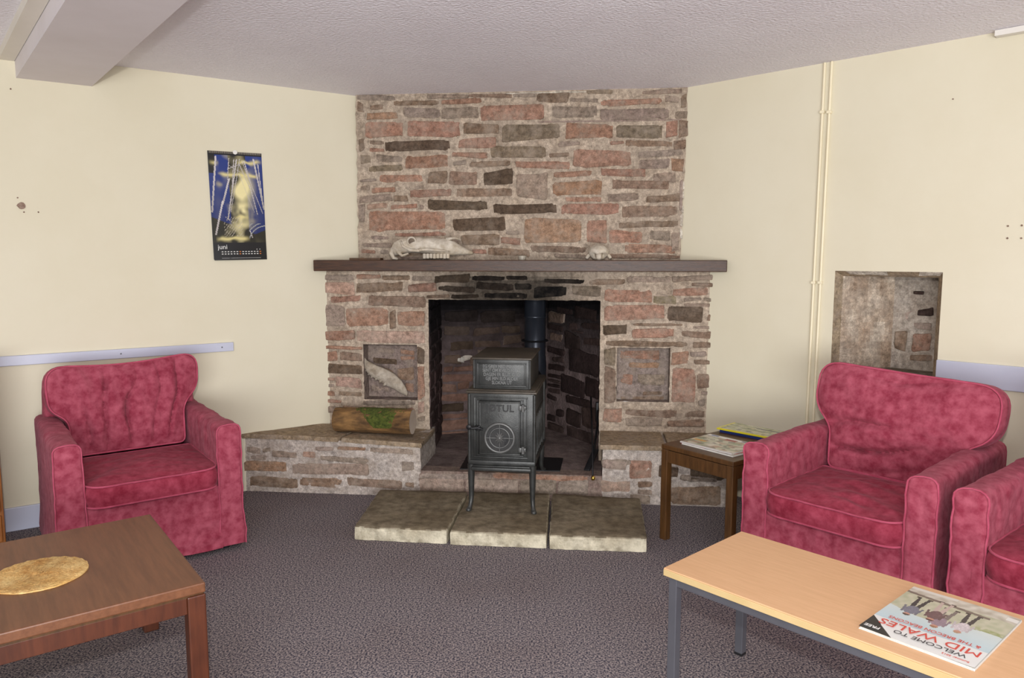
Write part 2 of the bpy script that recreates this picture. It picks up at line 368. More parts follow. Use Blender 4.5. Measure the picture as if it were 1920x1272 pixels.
def reveal(m, P, H, depth, colf, backcol=None, step=0.03):
    """sides (and back) of a hole"""
    s0, s1, z0, z1 = H
    def sheet(fn, nu, nv):
        g = [[m.vert(fn(u / nu, v / nv)) for v in range(nv + 1)] for u in range(nu + 1)]
        for u in range(nu):
            for v in range(nv): m.face((g[u][v], g[u + 1][v], g[u + 1][v + 1], g[u][v + 1]), mulc(colf(u / nu, v / nv), 1 + .15 * nz(u * .7, v * .7, s0)))
    a = 0.004
    sheet(lambda u, v: P.w(s0 + a * nz(u * 9, v * 9), z0 + (z1 - z0) * v, -depth * u), 5, 12)
    sheet(lambda u, v: P.w(s1 + a * nz(u * 9, v * 9, 3), z0 + (z1 - z0) * v, -depth * u), 5, 12)
    sheet(lambda u, v: P.w(s0 + (s1 - s0) * v, z1 + a * nz(u * 9, v * 9), -depth * u), 5, 12)
    sheet(lambda u, v: P.w(s0 + (s1 - s0) * v, z0 + a * nz(u * 9, v * 9), -depth * u), 5, 12)
    if backcol:
        sheet(lambda u, v: P.w(s0 + (s1 - s0) * u, z0 + (z1 - z0) * v, -depth + a * 2 * nz(u * 6, v * 6, 9)), 10, 10)

ANG = math.radians(-6); FD = (math.cos(ANG), math.sin(ANG))
UP = Plane((0, 4.47), FD); PP = Plane((0, 4.36), FD); BP = Plane((0, 4.03), FD)
fire = thing('stone_fireplace', 'rubble sandstone corner fireplace with side benches and a dark firebox', 'fireplace', (0, 4.2, 0))
# --- chimney breast
m = MB()
us0, _ = UP.sz(669, 300); us1, _ = UP.sz(1290, 166); us1b, _ = UP.sz(1276, 486)
mortar(m, UP, us0, us1, 1.30, CEIL, right=lambda z: us1b + (us1 - us1b) * (z - 1.33) / .97, ragged=0.010)
stones(m, UP, 560, 140, 3.5325, """385,135,640,172,g;630,172,930,205,b;850,130,1130,160,g;1120,125,1413,155,b;940,160,1210,195,r;390,182,430,245,b;470,195,560,235,b;450,250,655,298,t;690,220,940,285,g;
945,215,1190,290,g;1205,200,1627,303,r;440,315,690,415,r;720,308,1068,412,r;1090,325,1325,392,b;1345,330,1730,435,o;398,425,435,510,o;470,435,565,465,o;470,485,565,513,r;575,437,1005,503,d;1060,420,1310,488,r;
410,530,480,590,o;515,535,690,580,g;705,535,990,620,r;1015,512,1250,552,r;1270,475,1640,553,o;465,598,690,640,o;1020,570,1110,600,g;1130,572,1400,613,b;405,690,518,712,g;535,663,820,713,r;855,645,985,722,b;
995,640,1180,732,b;1225,632,1420,730,d;410,735,470,765,g;485,748,640,780,r;770,735,830,755,g;735,762,1015,812,r;1045,752,1413,808,b;400,797,620,845,g;628,800,725,842,b;450,855,590,890,p;608,860,785,890,r;
855,835,1250,898,d;1290,855,1707,920,d;465,905,975,1035,r;1020,948,1370,1035,d;395,860,438,980,g;640,1045,980,1072,r;480,1070,600,1092,g;1075,1060,1330,1130,b;1340,1080,1470,1125,r;420,1115,620,1145,g;
415,1158,510,1185,r;540,1160,600,1190,g;620,1100,1060,1140,g;640,1160,1120,1200,b;1150,1155,1245,1190,r;1255,1150,1530,1200,b;620,1205,1000,1225,g;800,860,835,895,g""", 0.009)
stones(m, UP, 940, 140, 3.5325, """75,118,228,150,g;232,120,450,185,b;455,155,640,185,g;560,100,740,130,o;655,160,1065,203,r;935,100,1195,130,g;1085,140,1180,190,v;1190,130,1228,220,b;340,210,638,285,g;655,225,1110,300,g;
1150,240,1235,290,g;425,325,738,423,r;760,335,1065,420,o;1090,305,1170,412,r;1175,305,1236,412,b;375,445,520,475,g;720,440,815,465,r;820,435,1130,478,b;1140,430,1225,495,b;315,515,450,548,b;475,500,862,610,r;
910,500,1205,545,g;910,560,1115,620,g;1125,555,1208,645,t;0,575,55,610,g;92,575,455,625,r;100,655,305,820,g;345,640,600,678,r;660,625,955,675,r;1005,650,1160,720,g;0,755,70,805,b;340,705,665,800,t;735,700,1110,758,b;
425,810,660,845,r;705,785,910,840,g;960,795,1190,845,b;395,855,780,925,r;800,870,1165,945,b;150,955,530,1115,t;565,965,700,1115,r;780,970,1170,1015,b;715,1035,935,1115,r;985,1035,1120,1100,g;
30,1035,120,1060,g;195,1135,560,1180,b;815,1125,1150,1185,r;700,1190,1185,1222,b;350,1190,560,1215,g;240,300,1200,312,v;1180,700,1200,900,v;1125,1050,1180,1170,v""", 0.009)
# white chips of plaster along the ragged edge of the stone
for z, h, dw in ((2.285, 0.004, .30), (2.287, .004, .2), (2.283, .005, .5)):
    c = random.uniform(us0 + .3, us1 - .5); stone(m, UP, c, c + dw, z, z + h * 2, PAL['w'], 0.006)
for z in (1.45, 1.52, 1.60, 1.68, 1.73):
    e = us1b + (us1 - us1b) * (z - 1.33) / .97; stone(m, UP, e - .012, e + .006, z, z + random.uniform(.03, .07), PAL['w'], 0.004)
m.build('chimney_breast', M['stone'], fire, smooth=True, angle=50)
# --- fire surround
m = MB()
ls, _ = PP.sz(600, 515); lsb, _ = PP.sz(606, 790); rs, _ = PP.sz(1357, 515); rsb, _ = PP.sz(1329, 805)
o0, oz1 = PP.sz(803, 562); o1, _ = PP.sz(1126, 562)
def niche(P, x0, y0, x1, y1):
    a, zt = P.sz(x0, y0); b, _ = P.sz(x1, y0); _, zb = P.sz((x0 + x1) / 2, y1); return (a, b, zb, zt)
nl = niche(PP, 681, 647, 782, 750); nr = niche(PP, 1157, 652, 1257, 754)
OP = (o0, o1, 0.05, oz1)
def soot(s, z, c):
    k = 1.0
    if o0 - .12 < s < o1 + .05 and z > oz1 - .02:
        e = min(1, max(0, (s - o0 + .12) / .35)) * min(1, max(0, (o1 + .05 - s) / .35)); k = 1 - .86 * e * max(.45, min(1, (1.30 - z) / .12 + .2))
    return mulc(c, k)
mortar(m, PP, ls, rs, 0.05, 1.275, holes=(OP, nl, nr), left=lambda z: lsb + (ls - lsb) * (z - .34) / .9, right=lambda z: rsb + (rs - rsb) * (z - .35) / .9,
       colf=lambda s, z: soot(s, z, MORTAR), ragged=0.012, back=0.3)
reveal(m, PP, nl, 0.10, lambda u, v: rgb(140, 126, 122), True); reveal(m, PP, nr, 0.08, lambda u, v: rgb(150, 138, 134), True)
stones(m, PP, 570, 470, 3.534, """105,160,330,200,v;105,208,335,290,p;350,158,510,190,r;520,165,700,195,b;350,212,655,272,b;690,220,880,272,r;860,160,1100,215,d;715,165,850,205,g;890,235,1130,275,d;1115,168,1330,200,D;1340,165,1480,195,D;1140,215,1390,262,d;
810,290,965,318,b;975,288,1160,318,d;1190,282,1480,318,D;175,300,375,342,r;430,300,810,372,b;120,360,275,500,g;280,380,560,500,r;568,400,610,520,b;618,400,800,500,r;130,530,340,595,r;348,530,800,612,p;
120,632,385,657,r;120,668,225,735,r;240,672,385,728,b;130,755,385,818,d;120,840,205,862,r;210,840,385,910,p;130,930,205,960,r;235,935,385,965,b;130,885,200,905,g;750,640,800,755,d;752,770,800,985,r;
752,1000,800,1080,p;755,1100,800,1130,g;130,985,250,1010,r;130,1030,210,1080,g;390,992,740,1025,g;260,1030,480,1100,b;500,1040,740,1100,r""", 0.011, dark=soot)
stones(m, PP, 960, 470, 3.534, """215,190,480,218,D;20,220,130,258,D;147,240,360,308,k;400,235,585,300,o;510,190,750,225,b;760,172,1050,215,v;610,262,930,345,r;936,300,1088,355,y;1065,248,1300,303,r;1190,215,1375,240,b;1060,165,1370,205,g;
610,360,1010,460,r;1030,372,1265,470,d;1290,420,1360,470,b;605,492,763,560,d;800,482,1130,500,b;790,520,1070,580,r;1125,535,1345,580,b;1200,500,1345,520,g;1140,310,1255,335,g;1270,315,1350,340,g;1140,350,1355,375,g;
620,600,1165,636,b;1200,608,1320,645,b;610,650,685,760,o;1055,672,1170,755,r;1180,670,1290,705,g;1205,725,1335,757,b;610,780,685,1010,b;1060,782,1215,1005,r;1225,818,1330,912,b;1250,930,1320,958,g;1235,985,1280,1032,g;
605,1045,730,1140,r;750,1055,1090,1100,b;1145,1065,1275,1105,b;755,1108,995,1165,g;1025,1120,1270,1170,b""", 0.011, dark=soot)
NLP = Plane(tuple(PP.A - PP.N * 0.10), FD); NRP = Plane(tuple(PP.A - PP.N * 0.08), FD)
stones(m, NLP, 570, 470, 3.534, "490,645,600,680,g;455,712,615,752,d;640,655,735,690,r;640,700,735,725,r;620,780,730,860,b;670,880,730,935,r;450,900,560,935,g;500,780,590,860,b", 0.006)
stones(m, NRP, 960, 470, 3.534, "715,665,975,722,r;770,740,975,780,t;715,820,800,885,r;830,820,1010,890,g;865,930,995,962,b;720,965,1010,995,b", 0.006)
# jambs and underside of the opening
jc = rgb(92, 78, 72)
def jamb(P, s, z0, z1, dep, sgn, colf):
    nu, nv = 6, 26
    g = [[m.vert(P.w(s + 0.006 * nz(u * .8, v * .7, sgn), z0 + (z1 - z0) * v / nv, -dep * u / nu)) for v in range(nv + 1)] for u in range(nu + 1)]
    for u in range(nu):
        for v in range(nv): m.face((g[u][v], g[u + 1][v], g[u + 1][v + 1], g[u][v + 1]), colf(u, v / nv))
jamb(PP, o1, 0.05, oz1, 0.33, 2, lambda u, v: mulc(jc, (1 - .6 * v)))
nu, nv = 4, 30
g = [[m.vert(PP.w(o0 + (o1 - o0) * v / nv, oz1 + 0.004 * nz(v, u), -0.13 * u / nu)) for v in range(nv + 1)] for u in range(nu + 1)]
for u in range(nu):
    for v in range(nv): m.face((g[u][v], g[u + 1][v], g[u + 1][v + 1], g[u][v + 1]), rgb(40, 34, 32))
m.build('fire_surround', M['stone'], fire, smooth=True, angle=50)
# --- firebox lining
m = MB()
fl_pt = [PP.w(o0, 0), Vector((-0.476, 4.97, 0)), Vector((0.245, 5.17, 0)), Vector((0.53, 4.65, 0)), PP.w(o1, 0)]
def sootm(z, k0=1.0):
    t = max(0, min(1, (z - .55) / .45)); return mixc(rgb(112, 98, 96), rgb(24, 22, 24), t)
for a, b in zip(fl_pt[:3], fl_pt[1:4]):
    d = (b - a).to_2d(); L = d.length; P = Plane(a.to_2d(), d)
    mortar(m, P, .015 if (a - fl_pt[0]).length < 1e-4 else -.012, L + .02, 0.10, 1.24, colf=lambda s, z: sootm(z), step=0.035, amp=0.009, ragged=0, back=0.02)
    if (a - fl_pt[0]).length < 1e-4: # left cheek: courses of stone
        z = .14
        while z < 1.05:
            h = random.uniform(.05, .09); s = .02
            while s < L - .05:
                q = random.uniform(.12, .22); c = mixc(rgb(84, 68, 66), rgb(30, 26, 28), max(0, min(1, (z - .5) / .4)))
                stone(m, P, s, min(L - .02, s + q), z, z + h, mulc(c, random.uniform(.8, 1.15)), .012); s += q + .018
            z += h + .016
    elif (a - fl_pt[1]).length < 1e-4: # back
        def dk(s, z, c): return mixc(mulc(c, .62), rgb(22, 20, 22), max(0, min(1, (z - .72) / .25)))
        stones(m, P, 570, 470, 3.534, """970,600,1120,660,d;1130,600,1300,640,b;930,690,1040,750,b;920,770,985,805,r;990,765,1130,800,r;915,820,1130,870,r;910,885,1010,940,r;1015,870,1095,920,r;
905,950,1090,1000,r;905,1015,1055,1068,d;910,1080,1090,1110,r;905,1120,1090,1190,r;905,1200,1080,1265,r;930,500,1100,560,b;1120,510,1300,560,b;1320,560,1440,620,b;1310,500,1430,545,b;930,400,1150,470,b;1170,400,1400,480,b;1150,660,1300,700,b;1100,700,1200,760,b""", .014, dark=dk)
        stones(m, P, 570, 470, 3.534, "1008,705,1060,742,w;1050,695,1115,728,w;922,1022,972,1050,w", .020)
    else:
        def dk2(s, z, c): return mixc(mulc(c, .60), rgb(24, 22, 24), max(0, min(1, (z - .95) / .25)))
        stones(m, P, 960, 470, 3.534, """255,550,335,600,b;355,545,450,655,m;475,580,575,625,s;385,665,575,820,m;240,645,350,685,m;245,755,350,795,m;330,840,480,960,m;490,850,575,975,m;245,820,330,845,m;
245,855,325,875,s;245,885,320,905,m;245,915,320,945,s;365,975,530,1025,m;365,1060,460,1165,m;470,1040,565,1175,s;300,1055,350,1100,m;240,1090,285,1130,m;365,1185,550,1260,s;250,410,350,480,b;270,705,345,740,s;
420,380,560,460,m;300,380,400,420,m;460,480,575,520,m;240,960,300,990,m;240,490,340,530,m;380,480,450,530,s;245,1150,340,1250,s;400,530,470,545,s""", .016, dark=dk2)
# hearth floor and smoke-dark top
fz = 0.148
P0 = BP.w(BP.sz(785, 893)[0], 0); P1 = BP.w(BP.sz(1140, 903)[0], 0)
def fpoly(z, pts, col): m.poly([(p.x, p.y, z) for p in pts], col)
nu = 18
A0, B0 = Vector((-0.53, 4.10, 0)), Vector((-0.55, 5.1, 0)); A1, B1 = Vector((0.56, 4.0, 0)), Vector((0.60, 5.25, 0))
g = [[m.vert(A0.lerp(A1, v / nu).lerp(B0.lerp(B1, v / nu), u / nu) + Vector((0, 0, fz + .004 * nz(u * .6, v * .6)))) for v in range(nu + 1)] for u in range(nu + 1)]
for u in range(nu):
    for v in range(nu): m.face((g[u][v], g[u + 1][v], g[u + 1][v + 1], g[u][v + 1]), mulc(rgb(126, 112, 108), 1 + .25 * nz(u * .35, v * .35, 6)))
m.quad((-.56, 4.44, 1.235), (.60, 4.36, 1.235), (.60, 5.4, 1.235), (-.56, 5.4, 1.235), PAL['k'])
m.build('firebox_lining', M['soot'], fire, smooth=True, angle=50)
# --- kerb
m = MB()
k0, _ = BP.sz(785, 900); k1, _ = BP.sz(1129, 900)
mortar(m, BP, k0, k1, 0.0, fz + .004, colf=lambda s, z: rgb(136, 118, 112), back=0.10, amp=.003)
stones(m, BP, 640, 880, 3.2, "470,55,740,145,v;745,60,1060,150,v;1070,62,1290,150,g;1300,66,1480,150,g", .006)
stones(m, BP, 640, 880, 3.2, "470,25,900,60,v;905,30,1480,66,r", .010)
m.build('kerb_stone', M['stone'], fire, smooth=True, angle=50)
# --- benches
BENCH = 0.325
def bslope(x): return .022 * max(-1.6, min(.4, (-.95 - x) / .55)) if x < 0 else 0.0
def bench(s0, s1, name, spec, cheek_side, capcol, caps, MO):
    m = MB()
    mortar(m, BP, s0, s1, 0.0, BENCH - .015, colf=lambda s, z: MO, back=0.40, ragged=.004, amp=.006)
    for ox, oy, sc, sp in spec: stones(m, BP, ox, oy, sc, sp, .008)
    o = m.build('hearth_bench', M['stone'], fire, smooth=True, angle=50)
    c = MB()
    for pts in caps:
        # flagstone from a plan outline, thickness and ragged front
        top = []; n = len(pts); dense = []
        for i in range(n):
            a = Vector(pts[i]); b = Vector(pts[(i + 1) % n]); q = max(1, int((b - a).length / .04))
            for k in range(q): dense.append(a.lerp(b, k / q))
        cen = sum(dense, Vector((0, 0))) / len(dense)
        R = []
        for kk, zz in ((.985, BENCH - .022), (1.0, BENCH - .008), (.99, BENCH + .004), (.6, BENCH + .005)):
            R.append([c.vert(((cen.x + (p.x - cen.x) * kk), cen.y + (p.y - cen.y) * kk + .006 * nz(p.x * 22, p.y * 22, kk), zz + bslope(p.x) + .0025 * nz(p.x * 9, p.y * 9, kk))) for p in dense])
        for a, b in zip(R, R[1:]):
            for k in range(len(dense)): c.face((a[k], a[(k + 1) % len(dense)], b[(k + 1) % len(dense)], b[k]), mulc(capcol, 1 + .2 * nz(k * .3, cen.x * 5)))
        ce = c.vert((cen.x, cen.y, BENCH + .006 + bslope(cen.x)))
        for k in range(len(dense)): c.face((R[-1][k], R[-1][(k + 1) % len(dense)], ce), capcol)
    c.build('bench_capstone', M['stone'], o, smooth=True, angle=50, world=True).location = -Vector((0, 0, 0))
    return o
def bp2(px, py): p = onz(px, py, BENCH); return (p.x, p.y)
bl0, _ = BP.sz(440, 860); bl1, _ = BP.sz(789, 900)
MO = rgb(194, 186, 182)
cap = rgb(158, 141, 120)
lf = BP.w(bl0 - .06, 0, .012); 
def bf(s, h): p = BP.w(s, 0, h); return (p.x, p.y)
bench(bl0 - .05, bl1, 'l', [(440, 740, 3.975, """90,390,190,440,v;210,395,270,430,g;280,425,465,470,g;505,425,600,470,p;640,465,1000,505,g;765,388,975,418,t;65,500,385,570,t;430,515,1000,600,v;115,615,465,690,b;
490,625,800,690,b;840,630,1250,695,b;1245,500,1340,570,g;1270,655,1335,690,b;1010,400,1330,440,v;600,390,740,420,v;120,450,240,490,v""")], 1, cap,
      [[bf(bl0 - .10, .012), bf(bl0 + .62, .014), bf(bl0 + .66, -.20), (-1.02, 4.46), (-1.19, 4.45), (-1.56, 4.20)],
       [bf(bl0 + .64, .012), bf(bl1 + .012, .016), bf(bl1 + .014, -.20), (o0 + .03, 4.44), (-0.62, 4.45), (-1.0, 4.455), bf(bl0 + .68, -.20)]], MO)
br0, _ = BP.sz(1129, 900); br1, _ = BP.sz(1375, 900)
bench(br0, br1 + .02, 'r', [(1180, 760, 4.24, "0,440,180,585,r;235,485,390,575,d;480,500,760,600,d;330,645,725,790,b;70,610,185,650,b;65,670,180,715,g;0,715,165,780,g;400,560,700,610,g"),
      (960, 470, 3.534, "600,1385,760,1450,v"), (640, 880, 3.2, "1560,70,1735,135,p;1560,-60,1740,-20,g")], -1, cap,
      [[bf(br0 - .015, .014), bf(br0 + .34, .012), bf(br0 + .34, -.33), bf(br0 - .01, -.33)],
       [bf(br0 + .355, .012), bf(br1 + .03, .010), (1.20, 4.14), bf(br0 + .60, -.33), bf(br0 + .355, -.33)]], MO)
# --- mantel shelf
m = MB()
MP = Plane((0, 4.24), FD)
q0, _ = MP.sz(587, 490); q1, _ = MP.sz(1364, 489)
MZ0, MZ1 = 1.262, 1.326
Mm = Matrix.Translation(MP.w(0, 0)) @ Matrix.Rotation(ANG, 4, 'Z')
m.box(q0, q1, 0, 0.235, MZ0, MZ1, bev=0.004, M=Mm)
m.build('mantel_shelf', M['mantel'], fire)
# --- hearth slabs
def slab(name, cs, label):
    pts = []
    dense = []; n = 4
    V = [Vector(c) for c in cs]
    for i in range(n):
        a, b = V[i], V[(i + 1) % n]; q = max(1, int((b - a).length / .025))
        for k in range(q):
            t = k / q; p = a.lerp(b, t)
            for cor in V:   # rounded corners
                d = (p - cor).length
                if d < .012: p = p + (sum(V, Vector((0, 0))) / 4 - cor).normalized() * (.012 - d) * .4
            dense.append(p)
    cen = sum(dense, Vector((0, 0))) / len(dense)
    t = thing(name, label, 'stone slab', (cen.x, cen.y, 0), 0, 'flagstones in front of the stove')
    m = MB(); R = []
    top, side = (.80, .78, .76, 1), (2.0, 2.15, 2.3, 1)
    for off, zz in ((.000, 0.002), (0, .012), (0, .052), (-.002, .062), (-.007, .067), (-.05, .068), (-.15, .068)):
        R.append([m.vert(tuple((p + (p - cen).normalized() * (off + .005 * nz(p.x * 25, p.y * 25, zz * 30))).to_3d() + Vector((0, 0, zz + (.003 * nz(p.x * 8, p.y * 8, off) if zz > .03 else 0))))) for p in dense])
    L = len(dense)
    for r, (a, b) in enumerate(zip(R, R[1:])):
        for k in range(L):
            front = dense[k].y < cen.y
            c = side if r < 3 else (mixc(side, top, .5) if r == 3 and nz(k * .5, cen.x) > -.1 else top)
            m.face((a[k], a[(k + 1) % L], b[(k + 1) % L], b[k]), mulc(c, 1 + .22 * nz(k * .35, r)) if r < 4 else top)
    ce = m.vert((cen.x, cen.y, .070))
    for k in range(L): m.face((R[-1][k], R[-1][(k + 1) % L], ce), top)
    m.build('slab', M['slab'], t, smooth=True, angle=60)
def zz(px, py): p = onz(px, py, .066); return (p.x, p.y)
slab('hearth_slab', [zz(663, 988), zz(838, 996), zz(877, 922), zz(712, 918)], 'leftmost sandstone slab laid on the carpet before the fireplace')
slab('hearth_slab', [zz(843, 997), zz(1025, 1004), zz(1031, 926), zz(881, 922)], 'middle sandstone hearth slab carrying the front feet of the stove')
slab('hearth_slab', [zz(1030, 1005), zz(1214, 1011), zz(1201, 935), zz(1035, 926)], 'rightmost sandstone hearth slab, nearest the small side table')

# --- wall recess (part of the right wall)
m = MB()
dep = 0.26; rc = rgb(176, 162, 146)
def sheet(m, a, b, c, d, col, nu=12, nv=12, amp=.008, sd=0.0, var=.2):
    a, b, c, d = [Vector(p) for p in (a, b, c, d)]; nrm = (b - a).cross(d - a).normalized()
    g = []
    for u in range(nu + 1):
        g.append([])
        for v in range(nv + 1):
            p = a.lerp(b, u / nu).lerp(d.lerp(c, u / nu), v / nv)
            e = 0 if (u in (0, nu) or v in (0, nv)) else 1
            g[-1].append(m.vert(p + nrm * amp * e * nz(p.x * 12 + sd, p.y * 12, p.z * 12)))
    for u in range(nu):
        for v in range(nv):
            cc = col(u / nu, v / nv) if callable(col) else col
            m.face((g[u][v], g[u + 1][v], g[u + 1][v + 1], g[u][v + 1]), mulc(cc, 1 + var * nz(u * .5 + sd, v * .5)))
e = 0.022; i0, i1, j0, j1 = rs0 + e, rs1 - e * 1.3, rz0 + e, rz1 - e * 1.2
W = RW.w
fr = rgb(168, 152, 130)
sheet(m, W(rs0, rz0, 0), W(rs0, rz1, 0), W(i0, j1, -.05), W(i0, j0, -.05), fr, 14, 3)
sheet(m, W(rs1, rz0, 0), W(rs1, rz1, 0), W(i1, j1, -.05), W(i1, j0, -.05), fr, 14, 3)
sheet(m, W(rs0, rz1, 0), W(rs1, rz1, 0), W(i1, j1, -.05), W(i0, j1, -.05), lambda u, v: PAL['w'] if v < .6 and (.08 < u < .5 or u > .75) else fr, 20, 3)
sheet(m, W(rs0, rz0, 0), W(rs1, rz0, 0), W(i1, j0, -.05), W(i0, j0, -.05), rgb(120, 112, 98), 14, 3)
mid = i0 + (i1 - i0) * .60
lc = lambda u, v: mixc(rgb(172, 152, 134), rgb(206, 194, 180), max(0, min(1, .5 + 1.2 * nz(u * 4, v * 4, 3))))
sheet(m, W(i0, j0, -.05), W(i0, j1, -.05), W(mid - .08, j1, -dep), W(mid - .08, j0, -dep), lc, 14, 14, .014)
sheet(m, W(mid - .08, j0, -dep), W(mid - .08, j1, -dep), W(i1, j1, -dep), W(i1, j0, -dep), rgb(180, 172, 164), 12, 12, .012, 4)
sheet(m, W(i1, j0, -.05), W(i1, j1, -.05), W(i1, j1, -dep), W(i1, j0, -dep), rgb(168, 156, 140), 8, 8, .01, 8)
m.poly([W(i0, j1, -.05), W(i1, j1, -.05), W(i1, j1, -dep), W(mid - .08, j1, -dep)], rgb(60, 56, 52))  # underside of recess top coloured dark as painted shadow
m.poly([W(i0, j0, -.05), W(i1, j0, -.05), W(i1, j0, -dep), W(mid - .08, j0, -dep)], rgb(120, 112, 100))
RP = Plane(tuple(RW.A - RW.N * dep), tuple(RW.D))
stones(m, RP, 1500, 60, 1.926, "405,1090,475,1155,r;395,1165,480,1190,b;425,1000,480,1025,m;410,935,450,950,m;410,1050,475,1075,v;340,1080,385,1150,b;380,1010,410,1040,v", .012)
ro = m.build('recess_lining', M['stone'], wr, smooth=True, angle=55)
# loose sill stone
m = MB(); stone(m, RW, rs0 - .005, rs1 - .03, rz0 - .028, rz0 + .004, rgb(128, 116, 98), .012, seed=3)
m.build('recess_sill', M['stone'], wr, smooth=True, angle=55)

# --- skirting boards, rails
def board(name, P, s0, s1, z0, z1, t=.016, parent=None, mt='skirt'):
    m = MB(); Q = Matrix.Translation((P.A.x, P.A.y, 0)) @ Matrix.Rotation(math.atan2(P.D.y, P.D.x), 4, 'Z')
    sg = 1 if (Matrix.Rotation(math.atan2(P.D.y, P.D.x), 4, 'Z') @ Vector((0, 1, 0))).to_2d().dot(P.N) > 0 else -1
    y = sorted((-.003 * sg, t * sg)); m.box(s0, s1, y[0], y[1], z0, z1, bev=.003, M=Q); return struct(m.build(name, M[mt]))
t1 = board('trim_1', LW, -3.0, LW.sz(437, 650)[0], .820, .869)
for x, y in ((226, 663), (415, 651)):
    m = MB(); s, z = LW.sz(x, y); c = LW.w(s, z, .0165); Mr = Matrix.Translation(c) @ LW.N.to_3d().to_track_quat('Z', 'Y').to_matrix().to_4x4()
    m.lathe([(.004, 0), (.004, .001), (.001, .0014)], n=12, M=Mr); m.build('rail_screw', M['steel'], t1)
board('baseboard_left', LW, -3.0, LW.sz(440, 900)[0], .0, .118, .014)
t2 = board('trim_2', RW, RW.sz(1757, 680)[0], 3.0, .765, .874)
board('baseboard_right', RW, .32, 3.0, .0, .118, .014)
# --- ceiling beam
d = Vector((.63, -.777, 0)).normalized(); a = Vector((-2.084, 3.819, 0)); b = Vector((-2.344, 3.643, 0))
def prism(name, a, b, L, z0, z1, mats, bk=.05):
    a = a - d * bk; b = b - d * bk
    m = MB(); v = []
    for z in (z0, z1):
        for p in (a, a + d * L, b + d * L, b): v.append(m.vert((p.x, p.y, z)))
    m.face((v[0], v[1], v[2], v[3]), m=0); m.face((v[4], v[5], v[6], v[7]), m=0)
    for k in range(4): m.face((v[k], v[(k + 1) % 4], v[4 + (k + 1) % 4], v[4 + k]))
    return struct(m.build(name, mats))
prism('trim_3', a, b, 5.6, 2.186, CEIL + .01, M['beam'])
wv = (b - a).normalized()
prism('trim_4', b + wv * .002, b + wv * .062, 5.6, 2.262, CEIL + .01, M['beam_side'])
# --- small marks on the walls
def spot(P, px, py, r, nm, parent, mt='hole'):
    s, z = P.sz(px, py); m = MB(); n = 12
    rr = [r * (1 + .5 * nz(k * .9, px)) for k in range(n)]
    a = [m.vert(P.w(s + rr[k] * math.cos(k * 6.283 / n), z + rr[k] * math.sin(k * 6.283 / n), .0045)) for k in range(n)]; c = m.vert(P.w(s, z, .002))
    for k in range(n): m.face((a[k], a[(k + 1) % n], c))
    bk = [m.vert(P.w(s + rr[k] * math.cos(k * 6.283 / n), z + rr[k] * math.sin(k * 6.283 / n), -.003)) for k in range(n)]
    for k in range(n): m.face((a[k], a[(k + 1) % n], bk[(k + 1) % n], bk[k]))
    m.build(nm, M[mt], parent)
spot(LW, 40, 386, .017, 'plaster_chip', wl)
for x, y in ((33, 371), (45, 398), (72, 398), (20, 167)): spot(LW, x, y, .0035, 'screw_hole', wl)
for x, y in ((1890, 424), (1916, 423), (1889, 447), (1915, 447)): spot(RW, x, y, .004, 'screw_hole', wr)
spot(RW, 1787, 186, .003, 'screw_hole', wr)
# --- trunking on the ceiling by the right wall
m = MB()
p0 = onz(1868, 52, CEIL - .0); s, z = RW.sz(1870, 52)
Q = Matrix.Translation((RW.A.x, RW.A.y, 0)) @ Matrix.Rotation(math.atan2(RW.D.y, RW.D.x), 4, 'Z')
sg = 1 if (Matrix.Rotation(math.atan2(RW.D.y, RW.D.x), 4, 'Z') @ Vector((0, 1, 0))).to_2d().dot(RW.N) > 0 else -1
m.box(s, s + .4, *sorted((.003 * sg, .045 * sg)), CEIL - .026, CEIL - .001, bev=.003, M=Q)
tag(m.build('cable_trunking', M['plastic']), 'short white plastic cable trunking in the top corner of the right wall', 'cable trunking')

# ------------------------------------------------------------------ heating pipes
for i, (xt, xb, lab) in enumerate(((1549, 1513, 'left one of two thin cream painted pipes running up the right wall'), (1562, 1525, 'right one of two thin cream painted pipes, nearer the wall recess'))):
    st, _ = RW.sz(xt, 115); sb, _ = RW.sz(xb, 800)
    st += 0; t = thing('heating_pipe', lab, 'pipe', RW.w(sb, 0, .014), 0, 'pipes on the right wall')
    m = MB(); m.tube([RW.w(sb + (st - sb) * k / 12, .12 + (CEIL - .122) * k / 12, .013) for k in range(13)], .0065, 12); m.build('pipe', M['pipe'], t, smooth=True, angle=60)
    for y in (211, 530):
        x = xb + (xt - xb) * (800 - y) / 685; s, z = RW.sz(x, y)
        m = MB(); m.box(-.011, .011, -.0, .022, -.007, .007, bev=.002, M=Matrix.Translation(RW.w(s, z, .001)) @ Matrix.Rotation(math.atan2(-RW.N.x, RW.N.y), 4, 'Z')); m.build('pipe_clip', M['pipe'], t)

# ------------------------------------------------------------------ stove
SY = math.radians(-8)
st = thing('wood_stove', 'grey cast iron wood stove on tall splayed legs in the firebox', 'stove', (-0.054, 3.644, 0.07), SY)
def part(m, nm, mt, parent=st, **k): return m.build(nm, M[mt], parent, world=False, **k)
